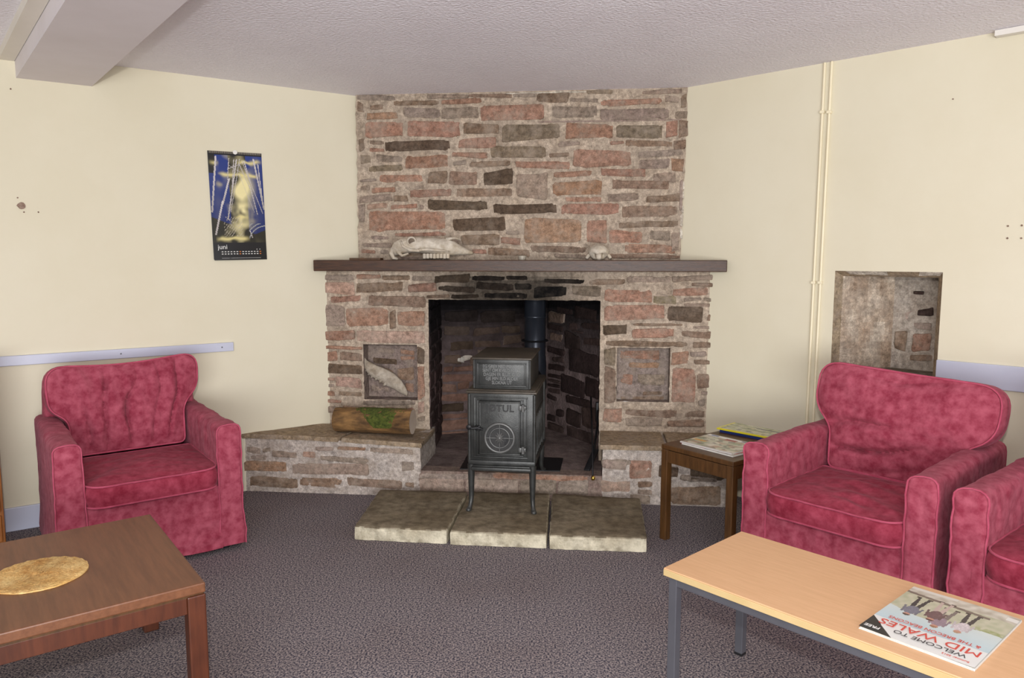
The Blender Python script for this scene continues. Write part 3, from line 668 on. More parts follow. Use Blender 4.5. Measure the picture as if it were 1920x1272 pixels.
# local frame: x right, y back, z up from slab top
X = .164; Zb, Zt = .236, .600; DY = .50
m = MB()
m.box(-X, X, .015, DY, Zb, Zt, bev=.004)                                             # body
m.box(-X - .006, X + .006, .006, DY + .008, Zb - .004, Zb + .022, bev=.006)          # bottom rim
for s in (-1, 1):                                                                    # corner mouldings
    m.tube([(s * X, .018, Zb + .01), (s * X, .018, Zt - .006)], .009, 10)
    m.tube([(s * X, DY - .004, Zb + .01), (s * X, DY - .004, Zt - .006)], .009, 10)
body = part(m, 'firebox_body', 'iron', smooth=True, angle=40)
m = MB(); m.box(-X - .014, X + .014, -.004, DY + .014, Zt, Zt + .012, bev=.004); m.box(-X - .008, X + .008, .002, DY + .01, Zt + .012, Zt + .020, bev=.004)
part(m, 'top_plate', 'iron_top', smooth=True, angle=40)
m = MB(); m.box(-X + .012, X - .012, -.018, .03, Zb - .028, Zb - .008, bev=.006); m.box(-X + .02, X - .02, .0, DY, Zb - .016, Zb - .004, bev=.002)
part(m, 'ash_lip', 'iron', smooth=True, angle=40)
# side relief panels
for s in (-1, 1):
    m = MB()
    for (y0, y1, z0, z1) in ((.06, .42, .25, .49),):
        loop = [(s * (X + .001), y0, z0), (s * (X + .001), y1, z0), (s * (X + .001), y1, z1), (s * (X + .001), y0, z1)]
        m.tube(loop, .005, 8, closed=True)
    for k in range(5):
        y = .11 + k * .065
        m.tube([(s * (X + .001), y, .27), (s * (X + .004), y + .02, .34), (s * (X + .004), y - .015, .40), (s * (X + .001), y + .01, .47)], [.003, .008, .008, .003], 8)
    part(m, 'side_relief', 'iron', body, smooth=True, angle=50)
# front frame and door
m = MB()
def frame(m, x0, x1, z0, z1, y, w, t):
    m.box(x0, x1, y - t, y, z0, z0 + w, bev=.002); m.box(x0, x1, y - t, y, z1 - w, z1, bev=.002)
    m.box(x0, x0 + w, y - t, y, z0 + w * .9, z1 - w * .9, bev=.002); m.box(x1 - w, x1, y - t, y, z0 + w * .9, z1 - w * .9, bev=.002)
frame(m, -X + .024, X - .032, Zb + .034, Zt - .016, .016, .008, .008)
frame(m, -X + .042, X - .052, Zb + .046, Zt - .030, .016, .006, .012)
part(m, 'door_frame', 'iron', body, smooth=True, angle=40)
dx0, dx1, dz0, dz1 = -X + .052, X - .066, Zb + .054, Zt - .038
m = MB(); m.box(dx0, dx1, -.002, .016, dz0, dz1, bev=.003); frame(m, dx0 + .002, dx1 - .002, dz0 + .002, dz1 - .002, -.001, .006, .004)
door = part(m, 'stove_door', 'iron', smooth=True, angle=40)
dc = (dx0 + dx1) / 2
fr_m = Matrix.Rotation(math.pi / 2, 4, 'X')
text_mesh('raised_lettering', 'JØTUL', .048, M['iron_dark'], door, Matrix.Translation((dc, -.003, dz1 - .036)) @ fr_m, ext=.003, spacing=1.05, bold=.0012)
m = MB(); m.tube([(dc - .006, -.004, dz1 - .064), (dc, -.004, dz1 - .076), (dc + .006, -.004, dz1 - .064)], .0022, 8); part(m, 'arrow_mark', 'iron_relief', door, smooth=True)
wz = dz0 + .088
m = MB()
for r, rad in ((.072, .0075), (.050, .0038)):
    m.tube([(dc + r * math.cos(a), -.006, wz + r * math.sin(a)) for a in [2 * math.pi * k / 40 for k in range(40)]], rad, 8, closed=True)
for k in range(4):
    a = math.pi / 2 * k; m.tube([(dc + .02 * math.cos(a), -.008, wz + .02 * math.sin(a)), (dc + .072 * math.cos(a), -.008, wz + .072 * math.sin(a))], .003, 8)
for k in range(12):
    a = 2 * math.pi * k / 12; m.tube([(dc, -.011, wz), (dc + .024 * math.cos(a), -.008, wz + .032 * math.sin(a))], [.0055, .0020], 6)
m.lathe([(.010, 0), (.010, .006), (.006, .010), (.002, .011)], n=20, M=Matrix.Translation((dc, -.006, wz)) @ fr_m)
mv = MB(); mv.lathe([(.070, 0), (.070, .003), (.001, .003)], n=40, M=Matrix.Translation((dc, -.001, wz)) @ fr_m); part(mv, 'vent_disc', 'iron_dark', door, smooth=True, angle=50)
part(m, 'air_vent_wheel', 'iron_relief', door, smooth=True, angle=50)
m = MB()
for a in (-.35, -.75): 
    m.box(dc + .040 * math.cos(a) - .006, dc + .040 * math.cos(a) + .006, -.0058, -.0045, wz + .040 * math.sin(a) - .008, wz + .040 * math.sin(a) + .008)
part(m, 'vent_slot', 'black', door)
m = MB()   # latch handle
m.tube([(dx0 + .022, -.012, wz + .042), (dx0 - .004, -.02, wz + .052), (dx0 - .03, -.026, wz + .050), (dx0 - .045, -.03, wz + .056)], [.005, .007, .005, .004], 10)
m.lathe([(.010, -.004), (.014, 0), (.010, .004)], c=(dx0 - .046, -.03, wz + .056), n=16, M=fr_m)
m.box(dx0 - .014, dx0 + .008, -.014, .0, wz + .034, wz + .06, bev=.003)
part(m, 'door_latch', 'black', smooth=True, angle=50)
for z in (dz0 + .03, dz1 - .03):
    m = MB(); m.tube([(dx1 + .012, -.008, z - .018), (dx1 + .012, -.008, z + .018)], .008, 12); m.box(dx1 - .01, dx1 + .01, -.009, .002, z - .012, z + .012, bev=.002); m.box(dx1 + .012, dx1 + .026, -.007, .01, z - .01, z + .01, bev=.002)
    part(m, 'hinge', 'iron_relief', smooth=True, angle=50)
# upper heat box
bx = .140; z2, z3 = Zt + .020, Zt + .168
m = MB(); m.box(-bx, bx, .022, .44, z2, z3, bev=.003); 
for s in (-1, 1): m.tube([(s * bx, .024, z2 + .004), (s * bx, .024, z3 - .002)], .006, 10)
frame(m, -bx + .016, bx - .016, z2 + .012, z3 - .014, .023, .006, .006)
frame(m, -bx + .026, bx - .026, z2 + .020, z3 - .022, .023, .003, .004)
ub = part(m, 'heat_chamber', 'iron', smooth=True, angle=40)
for k, ln in enumerate(('EG GREV NED MIN ELD', 'SENT OM KVELD NAAR', 'DAGEN ER SLUT. GUD', 'GJE MIN ELD ALDER', 'SLOKNA UT')):
    text_mesh('raised_inscription', ln, .0235, M['iron_relief'], ub, Matrix.Translation((0, .0215, z3 - .034 - k * .0205)) @ fr_m, ext=.0016, bold=.0006, sx=.78)
m = MB(); m.box(-bx - .010, bx + .010, .012, .45, z3, z3 + .010, bev=.003)
part(m, 'chamber_lid', 'iron_top', smooth=True, angle=40)
# legs
def leg(x, y, foot_z, s, f):
    m = MB(); P = []; R = []
    H = Zb + .0
    for k in range(13):
        t = k / 12
        fl = .016 * max(0, (t - .72) / .28) ** 1.6
        P.append((x + s * (-.004 + fl * .5), y + f * (-.002 - fl * 1.3), H + (foot_z - H) * t + .0)); R.append(.019 - .009 * t + (.004 if t > .93 else 0))
    P[-1] = (P[-1][0], P[-1][1], foot_z + .006)
    m.tube(P, R, 10)
    e = P[-1]; m.lathe([(.006, -.006), (.014, -.006), (.015, 0), (.009, .008), (.003, .010)], c=(e[0] + s * .002, e[1] - f * .006, e[2]), n=14)
    m.tube([(x - s * .01, y, H - .004), (x - s * .028, y, H + .004)], [.013, .006], 10)
    part(m, 'leg', 'iron', smooth=True, angle=60)
leg(-X + .004, .020, 0, -1, 1); leg(X - .004, .020, 0, 1, 1)
leg(-X + .004, DY - .055, fz - .07 + .006, -1, -1); leg(X - .004, DY - .055, fz - .07 + .006, 1, -1)
# flue
fx, fy = .062, .965
m = MB(); m.lathe([(.072, 0.46), (.072, .60), (.068, .66), (.066, .665), (.066, .90), (.069, .903), (.069, .912), (.066, .915), (.066, 1.14)], c=(fx, fy, 0), n=32)
fo = part(m, 'flue_pipe', 'flue', smooth=True, angle=60)
m = MB(); m.tube([(fx, fy, .54), (fx - .01, DY - .01, .54)], .052, 20); m.lathe([(.080, .755), (.086, .76), (.080, .765)], c=(fx, fy, 0), n=30); part(m, 'flue_collar', 'black', smooth=True, angle=60)
# plate under the stove
hp = Plane((0, 0), (math.cos(SY), math.sin(SY)))
m = MB(); a, b = onz(862, 882, fz), onz(1050, 886, fz); a2, b2 = onz(878, 853, fz), onz(1056, 862, fz)
cx = (a + b + a2 + b2) / 4
for z in (fz + .004, fz + .009): m.poly([(p.x, p.y, z) for p in (a, b, b2, a2)])
for p, q in ((a, b), (b, b2), (b2, a2), (a2, a)): m.quad((p.x, p.y, fz + .004), (q.x, q.y, fz + .004), (q.x, q.y, fz + .009), (p.x, p.y, fz + .009))
tag(m.build('hearth_plate', M['black']), 'thin dark metal plate lying on the hearth beneath the stove', 'metal plate')
# fireside tongs and brush
t = thing('fire_shovel', 'black iron fire shovel leaning on the right cheek of the firebox', 'fire tool', (.50, 4.28, fz))
m = MB(); m.tube([(.525, 4.50, .42), (.515, 4.42, .33), (.47, 4.20, .22)], [.006, .006, .007], 8); m.box(-.012, .012, -.012, .012, .34, .46, bev=.004, M=Matrix.Translation((.525, 4.50, 0)))
m.build('shaft', M['black'], t, smooth=True, angle=50)
m = MB(); Q = Matrix.Translation((.452, 4.15, .195)) @ Matrix.Rotation(math.radians(-25), 4, 'Z') @ Matrix.Rotation(math.radians(28), 4, 'X')
m.box(-.018, .018, -.09, .09, -.006, .006, bev=.004, M=Q); m.build('blade', M['black'], t, smooth=True, angle=50)
t = thing('poker', 'black poker ending in a brass ball at the right of the kerb', 'fire tool', (.46, 4.0, fz))
pb = onz(1112, 899, .162)
m = MB(); m.tube([(.478, 4.46, .50), (.462, 4.2, .31), (pb.x, pb.y + .02, .175)], .005, 8); m.build('shaft', M['black'], t, smooth=True)
m = MB(); m.lathe([(.003, -.013), (.009, -.010), (.013, 0), (.009, .010), (.003, .013)], c=(pb.x, pb.y, fz + .02), n=16); m.build('brass_knob', M['brass'], t, smooth=True)

# ------------------------------------------------------------------ log and jawbone
a = onz(632, 788, BENCH); 
LP = Plane((0, 4.17), FD)
l0, _ = LP.sz(630, 775); l1, _ = LP.sz(775, 776)
t = thing('firewood_log', 'mossy sawn log lying on the left stone bench', 'log', LP.w((l0 + l1) / 2, BENCH + .006))
m = MB(); n = 40; R = []; r0 = .071; NL = 26
c0 = LP.w(l0, BENCH + r0 + .007); c1 = LP.w(l1, BENCH + r0 + .005, .02)
ax = (c1 - c0).normalized(); upv = Vector((0, 0, 1)); sd = ax.cross(upv).normalized()
for i in range(NL + 1):
    t_ = i / NL; c = c0.lerp(c1, t_); ring = []
    for k in range(n):
        an = 2 * math.pi * k / n
        r = r0 * (1 + .05 * nz(math.cos(an) * 2, math.sin(an) * 2, t_ * 3) + .02 * nz(math.cos(an) * 8, math.sin(an) * 8, t_ * 12)) * (.97 if i in (0,) else 1)
        ring.append(m.vert(c + (upv * math.cos(an) + sd * math.sin(an)) * r))
    R.append(ring)
ring_pts = [Vector(m.v[i]) for i in R[-1]]
for a_, b_ in zip(R, R[1:]):
    for k in range(n): m.face((a_[k], a_[(k + 1) % n], b_[(k + 1) % n], b_[k]))
m.face(R[0])
m.build('bark', M['bark'], t, smooth=True, angle=50)
m = MB(); m.face([m.vert(p + ax * .001) for p in ring_pts]); m.build('sawn_end', M['cut_wood'], t)
m = MB()
for i in range(8000):
    an = random.uniform(-.7, 1.95); u = random.gauss(.60, .13)
    lo, hi = (.28, .92) if an < .5 else (.34 + .14 * (an - .5), .82 - .04 * (an - .5))
    if not (lo < u < hi): continue
    if nz(u * 14, an * 5, 2) + .3 * nz(u * 50, an * 20) < -.30: continue
    c = c0.lerp(c1, u) + (upv * math.cos(an) + sd * math.sin(an)) * (r0 * 1.0)
    outv = (c - c0.lerp(c1, u)).normalized(); q = random.uniform(.003, .0065)
    o1_ = outv.orthogonal().normalized(); o2_ = outv.cross(o1_)
    base = [m.vert(c + (o1_ * math.cos(x) + o2_ * math.sin(x)) * q - outv * .002) for x in (0, 1.26, 2.51, 3.77, 5.03)]
    tip = m.vert(c + outv * q * .9 + Vector((random.uniform(-1, 1), random.uniform(-1, 1), 0)) * .002)
    for k in range(5): m.face((base[k], base[(k + 1) % 5], tip))
m.build('moss', M['moss'], t, smooth=True)
def plate_shape(m, pts3, nrm, th, col=(1, 1, 1, 1), dome=1.0):
    """rounded solid from an outline: rim, shoulders and domed faces"""
    n = len(pts3); P = [Vector(p) for p in pts3]; cen = sum(P, Vector()) / n
    rows = []
    for k, h in ((.86, -1.0), (.97, -.6), (1, 0), (.97, .6), (.86, 1.0)):
        rows.append([m.vert(cen + (p - cen) * k + nrm * th * h * .5 + nrm * .002 * nz(p.x * 30, p.z * 30, h)) for p in P])
    for a, b in zip(rows, rows[1:]):
        for k in range(n): m.face((a[k], a[(k + 1) % n], b[(k + 1) % n], b[k]), col)
    m.face(rows[0][::-1], col); m.face(rows[-1], col)
# jawbone: swept, deep at the angle, thin at the chin, toothed upper edge
JP = Plane(tuple(PP.A + PP.N * (-.035)), FD)
def jp(zx, zy, h=0): s, z = JP.sz(570 + zx / 3.534, 470 + zy / 3.534); return JP.w(s, z, h)
t = thing('jawbone', 'pale animal jawbone leaning diagonally in the left niche', 'bone', jp(690, 958))
top_ = [(385, 690), (420, 730), (470, 757), (520, 780), (565, 803), (605, 832), (640, 865), (668, 900), (690, 940)]
bot_ = [(370, 738), (398, 760), (425, 805), (455, 835), (500, 862), (545, 895), (595, 915), (645, 945), (685, 962)]
m = MB(); rows = []
for i in range(33):
    f = i / 32 * 8; k = min(7, int(f)); q = f - k
    a_ = Vector(top_[k]).lerp(Vector(top_[k + 1]), q); b_ = Vector(bot_[k]).lerp(Vector(bot_[k + 1]), q)
    A, B = jp(a_.x, a_.y), jp(b_.x, b_.y); c = (A + B) / 2; hv = (A - B) / 2; nn = JP.N.to_3d(); th = .014 * (.6 + .5 * math.sin(math.pi * min(1, f / 8)))
    rows.append([m.vert(c + hv * 1.12 * math.cos(x) * (1 + .05 * nz(f * 2, x)) + nn * (th * math.sin(x) + .010 * math.sin(f * .9))) for x in [2 * math.pi * z / 14 for z in range(14)]])
for a_, b_ in zip(rows, rows[1:]):
    for k in range(14): m.face((a_[k], a_[(k + 1) % 14], b_[(k + 1) % 14], b_[k]))
m.face(rows[0]); m.face(rows[-1][::-1]); m.build('mandible', M['old_bone'], t, smooth=True)
for i in range(7):
    f = 1.0 + i * .62; k = int(f); b_ = Vector(bot_[k]).lerp(Vector(bot_[k + 1]), f - k)
    m = MB(); m.tube([jp(b_.x + 14, b_.y - 12), jp(b_.x + 2, b_.y + 3), jp(b_.x - 8, b_.y + 12)], [.010, .010, .004], 8); m.build('tooth', M['old_bone'], t, smooth=True)

# ------------------------------------------------------------------ things on the mantel
SK = Plane((0, 4.33), FD)
def sk(x, y, h=0.0): s, z = SK.sz(560 + x / 3.5325, 140 + y / 3.5325); return SK.w(s, z, h)
t = thing('horse_skull', 'long weathered animal skull lying at the left of the mantel shelf', 'skull', sk(900, 1225))
m = MB()
sec = [ # x, top, bottom, half width (m)
 (612, 1150, 1192, .020), (640, 1105, 1200, .042), (690, 1085, 1190, .060), (750, 1076, 1180, .070), (810, 1076, 1182, .076), (870, 1078, 1185, .070), (930, 1083, 1192, .058), (980, 1088, 1198, .050),
 (1030, 1104, 1200, .042), (1070, 1130, 1196, .034), (1110, 1152, 1194, .026), (1140, 1164, 1195, .020), (1155, 1174, 1190, .012)]
rows = []; nn = SK.N.to_3d(); NS = 20
for (x, a_, b_, hw) in sec:
    A = sk(x, a_); B = sk(x, b_); c = (A + B) / 2; hv = (A - B) / 2
    rows.append([m.vert(c + hv * math.copysign(abs(math.cos(q)) ** .85, math.cos(q)) * (1 + .06 * nz(x * .02, q)) + nn * hw * math.copysign(abs(math.sin(q)) ** .9, math.sin(q)) * (1 + .12 * nz(x * .03, q, 4)))
                 for q in [2 * math.pi * z / NS for z in range(NS)]])
for a_, b_ in zip(rows, rows[1:]):
    for k in range(NS): m.face((a_[k], a_[(k + 1) % NS], b_[(k + 1) % NS], b_[k]))
m.face(rows[0]); m.face(rows[-1][::-1])
m.tube([sk(810, 1165, .074), sk(870, 1160, .080), sk(940, 1165, .072), sk(1010, 1172, .05)], [.010, .008, .007, .004], 8)     # cheek crest
m.tube([sk(690, 1105, .052), sk(710, 1140, .066), sk(760, 1165, .078), sk(820, 1168, .078)], [.007, .009, .009, .008], 8)      # zygomatic arch
m.tube([sk(630, 1150, .03), sk(625, 1185, .04), sk(640, 1215, .04), sk(665, 1222, .03)], [.012, .014, .011, .007], 8)
m.tube([sk(660, 1170, .03), sk(700, 1200, .045), sk(740, 1185, .045)], [.012, .009, .006], 8)
m.tube([sk(980, 1092, .02), sk(1040, 1082, .012), sk(1075, 1096, .004)], [.010, .006, .003], 8)
m.build('cranium', M['bone'], t, smooth=True)
m = MB(); oc = sk(766, 1107, .066); NN = Matrix.Translation(oc) @ nn.to_track_quat('Z', 'Y').to_matrix().to_4x4()
m.lathe([(.029, -.004), (.028, .006), (.023, .008), (.019, .003), (.0, .000)], n=24, M=NN); m.build('eye_socket', M['bone'], t, smooth=True)
m = MB(); m.lathe([(.0185, .0030), (.018, .0045), (.001, .0045)], n=24, M=NN); m.build('socket_shadow_lining', mat('socket_shade_tone', rgb(96, 84, 72), rgb(130, 116, 100), scale=20, rough=.9), t, smooth=True)  # dark disc paints the shade inside the eye socket
for i in range(8):
    x = 842 + i * 22; m = MB(); Q = Matrix.Translation(sk(x, 1206, .030)) @ Matrix.Rotation(ANG, 4, 'Z')
    m.box(-.0088, .0088, -.012, .012, -.012 + .001 * (i % 3), .018, bev=.0035, M=Q); m.build('tooth', M['bone'], t, smooth=True, angle=50)
t = thing('small_skull', 'small pale animal skull at the right of the mantel shelf', 'skull', sk(1342 + 645, 1225))
m = MB(); c = sk(1342 + 645, 1178); NR = 14; NC = 24; g = []
for i in range(NR + 1):
    v_ = math.pi * i / NR; row = []
    for k in range(NC):
        q = 2 * math.pi * k / NC; x = math.sin(v_) * math.cos(q); y = math.sin(v_) * math.sin(q); z = math.cos(v_)
        rx, ry, rz_ = .060, .075, .048
        s_ = 1 + .10 * nz(x * 2.2, y * 2.2, z * 2.2)
        if z < 0: x *= 1 - .25 * -z
        for ex in (-.45, .45):
            dd = (x - ex) ** 2 + (z + .35) ** 2
            if y < 0 and dd < .08: s_ *= 1 - .45 * (1 - dd / .08)
        row.append(m.vert(c + SK.D.to_3d() * x * rx * s_ + Vector((SK.N.x, SK.N.y, 0)) * (-y) * ry * s_ + Vector((0, 0, z * rz_ * s_))))
    g.append(row)
for a_, b_ in zip(g, g[1:]):
    for k in range(NC): m.face((a_[k], a_[(k + 1) % NC], b_[(k + 1) % NC], b_[k]))
m.tube([c + SK.D.to_3d() * .05 + Vector((0, 0, -.01)), c + SK.D.to_3d() * .068 + nn * .02 + Vector((0, 0, -.032))], [.012, .008], 8)
m.tube([c - SK.D.to_3d() * .05 + Vector((0, 0, -.01)), c - SK.D.to_3d() * .070 + nn * .02 + Vector((0, 0, -.034))], [.012, .008], 8)
m.tube([c + nn * .05 + Vector((0, 0, -.012)), c + nn * .085 + Vector((0, 0, -.034))], [.022, .012], 10)
m.build('cranium', M['bone'], t, smooth=True)
m = MB(); c = sk(1342 + 138, 1216); m.lathe([(.019, 0), (.0255, .024), (.027, .0245), (.024, .023), (.018, .003), (.0, .003)], c=(c.x, c.y, MZ1 + .0005), n=28)
tag(m.build('tealight_cup', M['silver'], smooth=True, angle=40), 'small silvery tealight cup in the middle of the mantel shelf', 'candle holder')
m = MB(); a_, _ = SK.sz(662, 486); b_, _ = SK.sz(719, 486)
m.box(a_, b_ - .04, -.07, .0, MZ1 + .0005, MZ1 + .012, bev=.001, M=Matrix.Translation(SK.w(0, 0)) @ Matrix.Rotation(ANG, 4, 'Z'))
m.box(b_ - .041, b_, -.07, .0, MZ1 + .0005, MZ1 + .012, bev=.001, M=Matrix.Translation(SK.w(0, 0)) @ Matrix.Rotation(ANG, 4, 'Z'))
tag(m.build('wooden_strip', M['dark_teak']), 'flat strip of dark wood lying at the left end of the mantel shelf', 'wood')

# ------------------------------------------------------------------ armchairs
def rr_outline(pts, r, n=6):
    out = []; L = len(pts)
    for i in range(L):
        p = Vector(pts[i]); a = Vector(pts[i - 1]); b = Vector(pts[(i + 1) % L]); rad = r[i] if isinstance(r, (list, tuple)) else r
        u = (a - p); v = (b - p); rad = min(rad, u.length * .48, v.length * .48); u.normalize(); v.normalize()
        p0 = p + u * rad; p1 = p + v * rad
        for k in range(n + 1):
            t = k / n; out.append(p0 * (1 - t) ** 2 + p * 2 * t * (1 - t) + p1 * t * t)
    # resample evenly
    res = []; tot = sum((out[(i + 1) % len(out)] - out[i]).length for i in range(len(out))); step = tot / 250
    acc = 0
    for i in range(len(out)):
        a, b = out[i], out[(i + 1) % len(out)]; L_ = (b - a).length
        if L_ < 1e-9: continue
        while acc < L_: res.append(a.lerp(b, acc / L_)); acc += step
        acc -= L_
    return res
def cushion(m, pm, outline, th, puff, Q, wr, rim=.012, cen=None, back_flat=False, col=(1, 1, 1, 1)):
    """outline in XY, thickness along Z (front = +Z), transformed by Q; pm collects the piping"""
    n = len(outline); cen = Vector(cen) if cen else sum(outline, Vector((0, 0))) / n
    rows = []
    spec = [(k / 40, 1) for k in range(1, 41)]
    def hz(r): return puff * (1 - r ** 2.4)
    front = []
    for (r, _) in spec:
        front.append([m.vert(Q @ Vector((*(cen + (p - cen) * r * (1 - rim * (r > .99))), th / 2 + hz(r) + wr(cen.x + (p.x - cen.x) * r, cen.y + (p.y - cen.y) * r, r)))) for p in outline])
    c = m.vert(Q @ Vector((cen.x, cen.y, th / 2 + puff + wr(cen.x, cen.y, 0))))
    for k in range(n): m.face((front[0][k], front[0][(k + 1) % n], c), col)
    side = []
    for q in range(1, 6):
        z = th / 2 - th * q / 6; b = 1 + .030 * math.sin(math.pi * q / 6)
        side.append([m.vert(Q @ Vector((*(cen + (p - cen) * b + (p - cen).normalized() * .003 * nz(p.x * 14, p.y * 14, z * 14)), z))) for p in outline])
    back = []
    for r in (1.0, .9, .7, .4):
        back.append([m.vert(Q @ Vector((*(cen + (p - cen) * r), -th / 2 - (0 if back_flat else hz(r) * .6)))) for p in outline])
    allr = front + side + back
    for a, b in zip(allr, allr[1:]):
        for k in range(n): m.face((a[k], a[(k + 1) % n], b[(k + 1) % n], b[k]), col)
    m.face(back[-1][::-1], col)
    for z in (th / 2, -th / 2):
        pm.tube([Q @ Vector((*(cen + (p - cen) * (1.004)), z + (wr(p.x, p.y, 1) if z > 0 else 0))) for p in outline], .0042, 6, closed=True)
def armchair(label, loc, rz, style):
    t = thing('armchair', label, 'armchair', loc, rz, 'crimson armchairs along the walls')
    def P(m, nm, parent=t, mt='velvet', ang=60): return m.build(nm, M[mt], parent, smooth=True, world=False, angle=ang)
    Wd, aw, D, AH = .3675, .100, .76, .590; sd = style * 11.3
    # seat base with skirt
    m = MB(); NX, NZ = 70, 34
    def face_y(x, z): return .004 + .007 * nz(x * 9 + sd, z * 5, 1) + .008 * (1 - abs(nz(x * 6 - z * 9 + sd, z * 7 + x * 5, 3)) * 4 if abs(nz(x * 6 - z * 9 + sd, z * 7 + x * 5, 3)) < .25 else 0) * -.6 + (.010 * (1 - z / .3)) * math.sin(x * 21 + sd) * .35 - .012 * (1 - z / .31)
    xi = Wd - aw
    g = [[m.vert((-xi - .004 + (2 * xi + .008) * i / NX, face_y(-xi + 2 * xi * i / NX, .02 + .29 * j / NZ), .022 + .29 * j / NZ)) for j in range(NZ + 1)] for i in range(NX + 1)]
    for i in range(NX):
        for j in range(NZ): m.face((g[i][j], g[i + 1][j], g[i + 1][j + 1], g[i][j + 1]))
    m.box(-xi - .004, xi + .004, .02, D - .02, .03, .318, bev=.01)
    P(m, 'seat_base')
    # arms
    for s in (-1, 1):
        m = MB(); pm = MB()
        prof = []
        rt = .042
        cxm = s * (Wd - aw / 2); hw = aw / 2
        pts = [(-hw, .022 + (AH - rt - .022) * k / 16) for k in range(17)]
        for k in range(1, 9):
            a = math.pi - math.pi / 8 * k; pts.append((math.copysign(abs(math.cos(a)) ** .75, math.cos(a)) * hw, AH - rt + abs(math.sin(a)) ** .75 * rt))
        pts += [(hw, .022 + (AH - rt - .022) * (15 - k) / 16) for k in range(16)]
        NY = 56; rows = []
        for j in range(NY + 1):
            y = D * j / NY; ring = []
            for (x, z) in pts:
                o = .009 * nz(y * 7 + sd, z * 6, s * 3 + x) + .006 * nz(y * 22 + z * 12, z * 16, s + sd)
                flare = .010 * max(0, (.2 - z) / .2)
                xx = x * (1 + .02 * nz(y * 4, z * 4)) + math.copysign(o, x) + (flare * (1 if x * s > 0 else 0)) * s
                zz = z + (.008 * nz(y * 6, x * 10, sd) if z > .5 else 0) + .004 * (y / D if z > .5 else 0)
                ring.append(m.vert((cxm + xx, y + (0 if j else -.002), zz)))
            rows.append(ring)
        for a_, b_ in zip(rows, rows[1:]):
            for k in range(len(pts) - 1): m.face((a_[k], a_[k + 1], b_[k + 1], b_[k]))
        # front panel, filled by rings so it takes folds
        fr_ = [Vector(m.v[i]) for i in rows[0]]; cen = Vector((cxm, 0, .33)); prev = rows[0]
        for r in (.82, .6, .35):
            cur = []
            for p in fr_:
                q = Vector((cen.x + (p.x - cen.x) * r, 0, cen.z + (p.z - cen.z) * (.98 if p.z < .05 else (r + 1) / 2 if r > .5 else r + .3)))
                q.y = -.008 + .005 * nz(q.x * 20 + sd, q.z * 12, s) - .010 * max(0, (.2 - q.z) / .2); cur.append(m.vert(q))
            for k in range(len(fr_) - 1): m.face((prev[k], prev[k + 1], cur[k + 1], cur[k]))
            m.face((prev[-1], prev[0], cur[0], cur[-1])); prev = cur
        m.face(prev)
        m.face(rows[-1][::-1])
        arm = P(m, 'arm')
        pm.tube([p + Vector((0, -.003, 0)) for p in fr_], .0036, 6); P(pm, 'piping', arm, 'piping')
    # backrest shell
    m = MB(); pm = MB()
    o = rr_outline([(-.33, .03), (.33, .03), (.33, .60), (.325, .79), (-.325, .79), (-.33, .60)], [.02, .02, .02, .09, .09, .02])
    Q = Matrix.Translation((0, .675, 0)) @ Matrix.Rotation(math.radians(90 - 2), 4, 'X')
    cushion(m, pm, o, .10, .0, Q, lambda x, y, r: 0, cen=(0, .4)); br = P(m, 'backrest')
    # back cushion: wider above the arms
    m = MB(); pm = MB()
    if style == 0: o = rr_outline([(-.245, .0), (.245, .0), (.250, .19), (.325, .27), (.335, .445), (.0, .405), (-.335, .425), (-.325, .22), (-.25, .17)], [.03, .03, .05, .08, .10, .3, .10, .09, .05])
    else: o = rr_outline([(-.245, -.01), (.245, -.01), (.262, .15), (.385, .22), (.400, .425), (.0, .440), (-.330, .458), (-.335, .26), (-.255, .17)], [.03, .06, .06, .08, .10, .3, .11, .09, .05])
    def wrb(x, y, r):
        e = (1 - r ** 6)
        if style == 0:   # folds fanning down from the top edge
            ang = math.atan2(y + .55, x); q = abs(math.sin(ang * 24 + 2.0 * nz(x * 4, y * 4))); v = -.040 * (1 - q) ** 3 * max(0, nz(ang * 7, y * 3, 3) + .45) + .016 * nz(ang * 16, y * 3, 5) + .005 * nz(x * 40, y * 16)
        else:            # sagging cross folds
            q = abs(math.sin((y + .3 * x * x - .10 * x) * 26 + 3.0 * nz(x * 2.5, y * 2.5, sd))); v = -.060 * (1 - q) ** 2.6 * max(0, nz(x * 2.5, y * 5, 7) + .42) + .014 * nz(x * 5, y * 11, sd) + .005 * nz(x * 18, y * 36)
        return e * v + .004 * nz(x * 16, y * 16, sd)
    Q = Matrix.Translation((0, .545, .415)) @ Matrix.Rotation(math.radians(90 - 9), 4, 'X')
    cushion(m, pm, o, .105, .045, Q, wrb, cen=(0, .24)); bc = P(m, 'back_cushion'); P(pm, 'piping', bc, 'piping')
    # seat cushion
    m = MB(); pm = MB()
    o = rr_outline([(-.264, -.040), (.264, -.040), (.264, .49), (-.264, .49)], [.085, .085, .02, .02])
    def wrs(x, y, r):
        e = (1 - r ** 8); return e * (.010 * nz(x * 7 + sd, y * 9) + .003 * nz(x * 25 + sd, y * 25) + (.018 * math.sin((x * .5 + y) * 55 + 3 * nz(x * 5, y * 5, sd)) * max(0, nz(x * 4, y * 3, 2 + sd)) if style else 0)) + .003 * nz(x * 14, y * 14) - .012 * r * max(0, (-y + .05)) * 4
    Q = Matrix.Translation((0, 0, .362)) 
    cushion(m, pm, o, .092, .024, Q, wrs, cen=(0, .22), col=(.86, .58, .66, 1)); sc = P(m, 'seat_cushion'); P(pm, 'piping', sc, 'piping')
    for x in (-.30, .30):
        for y in (.05, .66):
            m = MB(); m.lathe([(.018, 0), (.022, .04)], c=(x, y, 0), n=14); P(m, 'foot', t, 'black')
    return t
armchair('crimson velvet armchair against the left wall under the pale rail', (-1.545, 3.137, 0), math.atan2(.6, .8), 0)
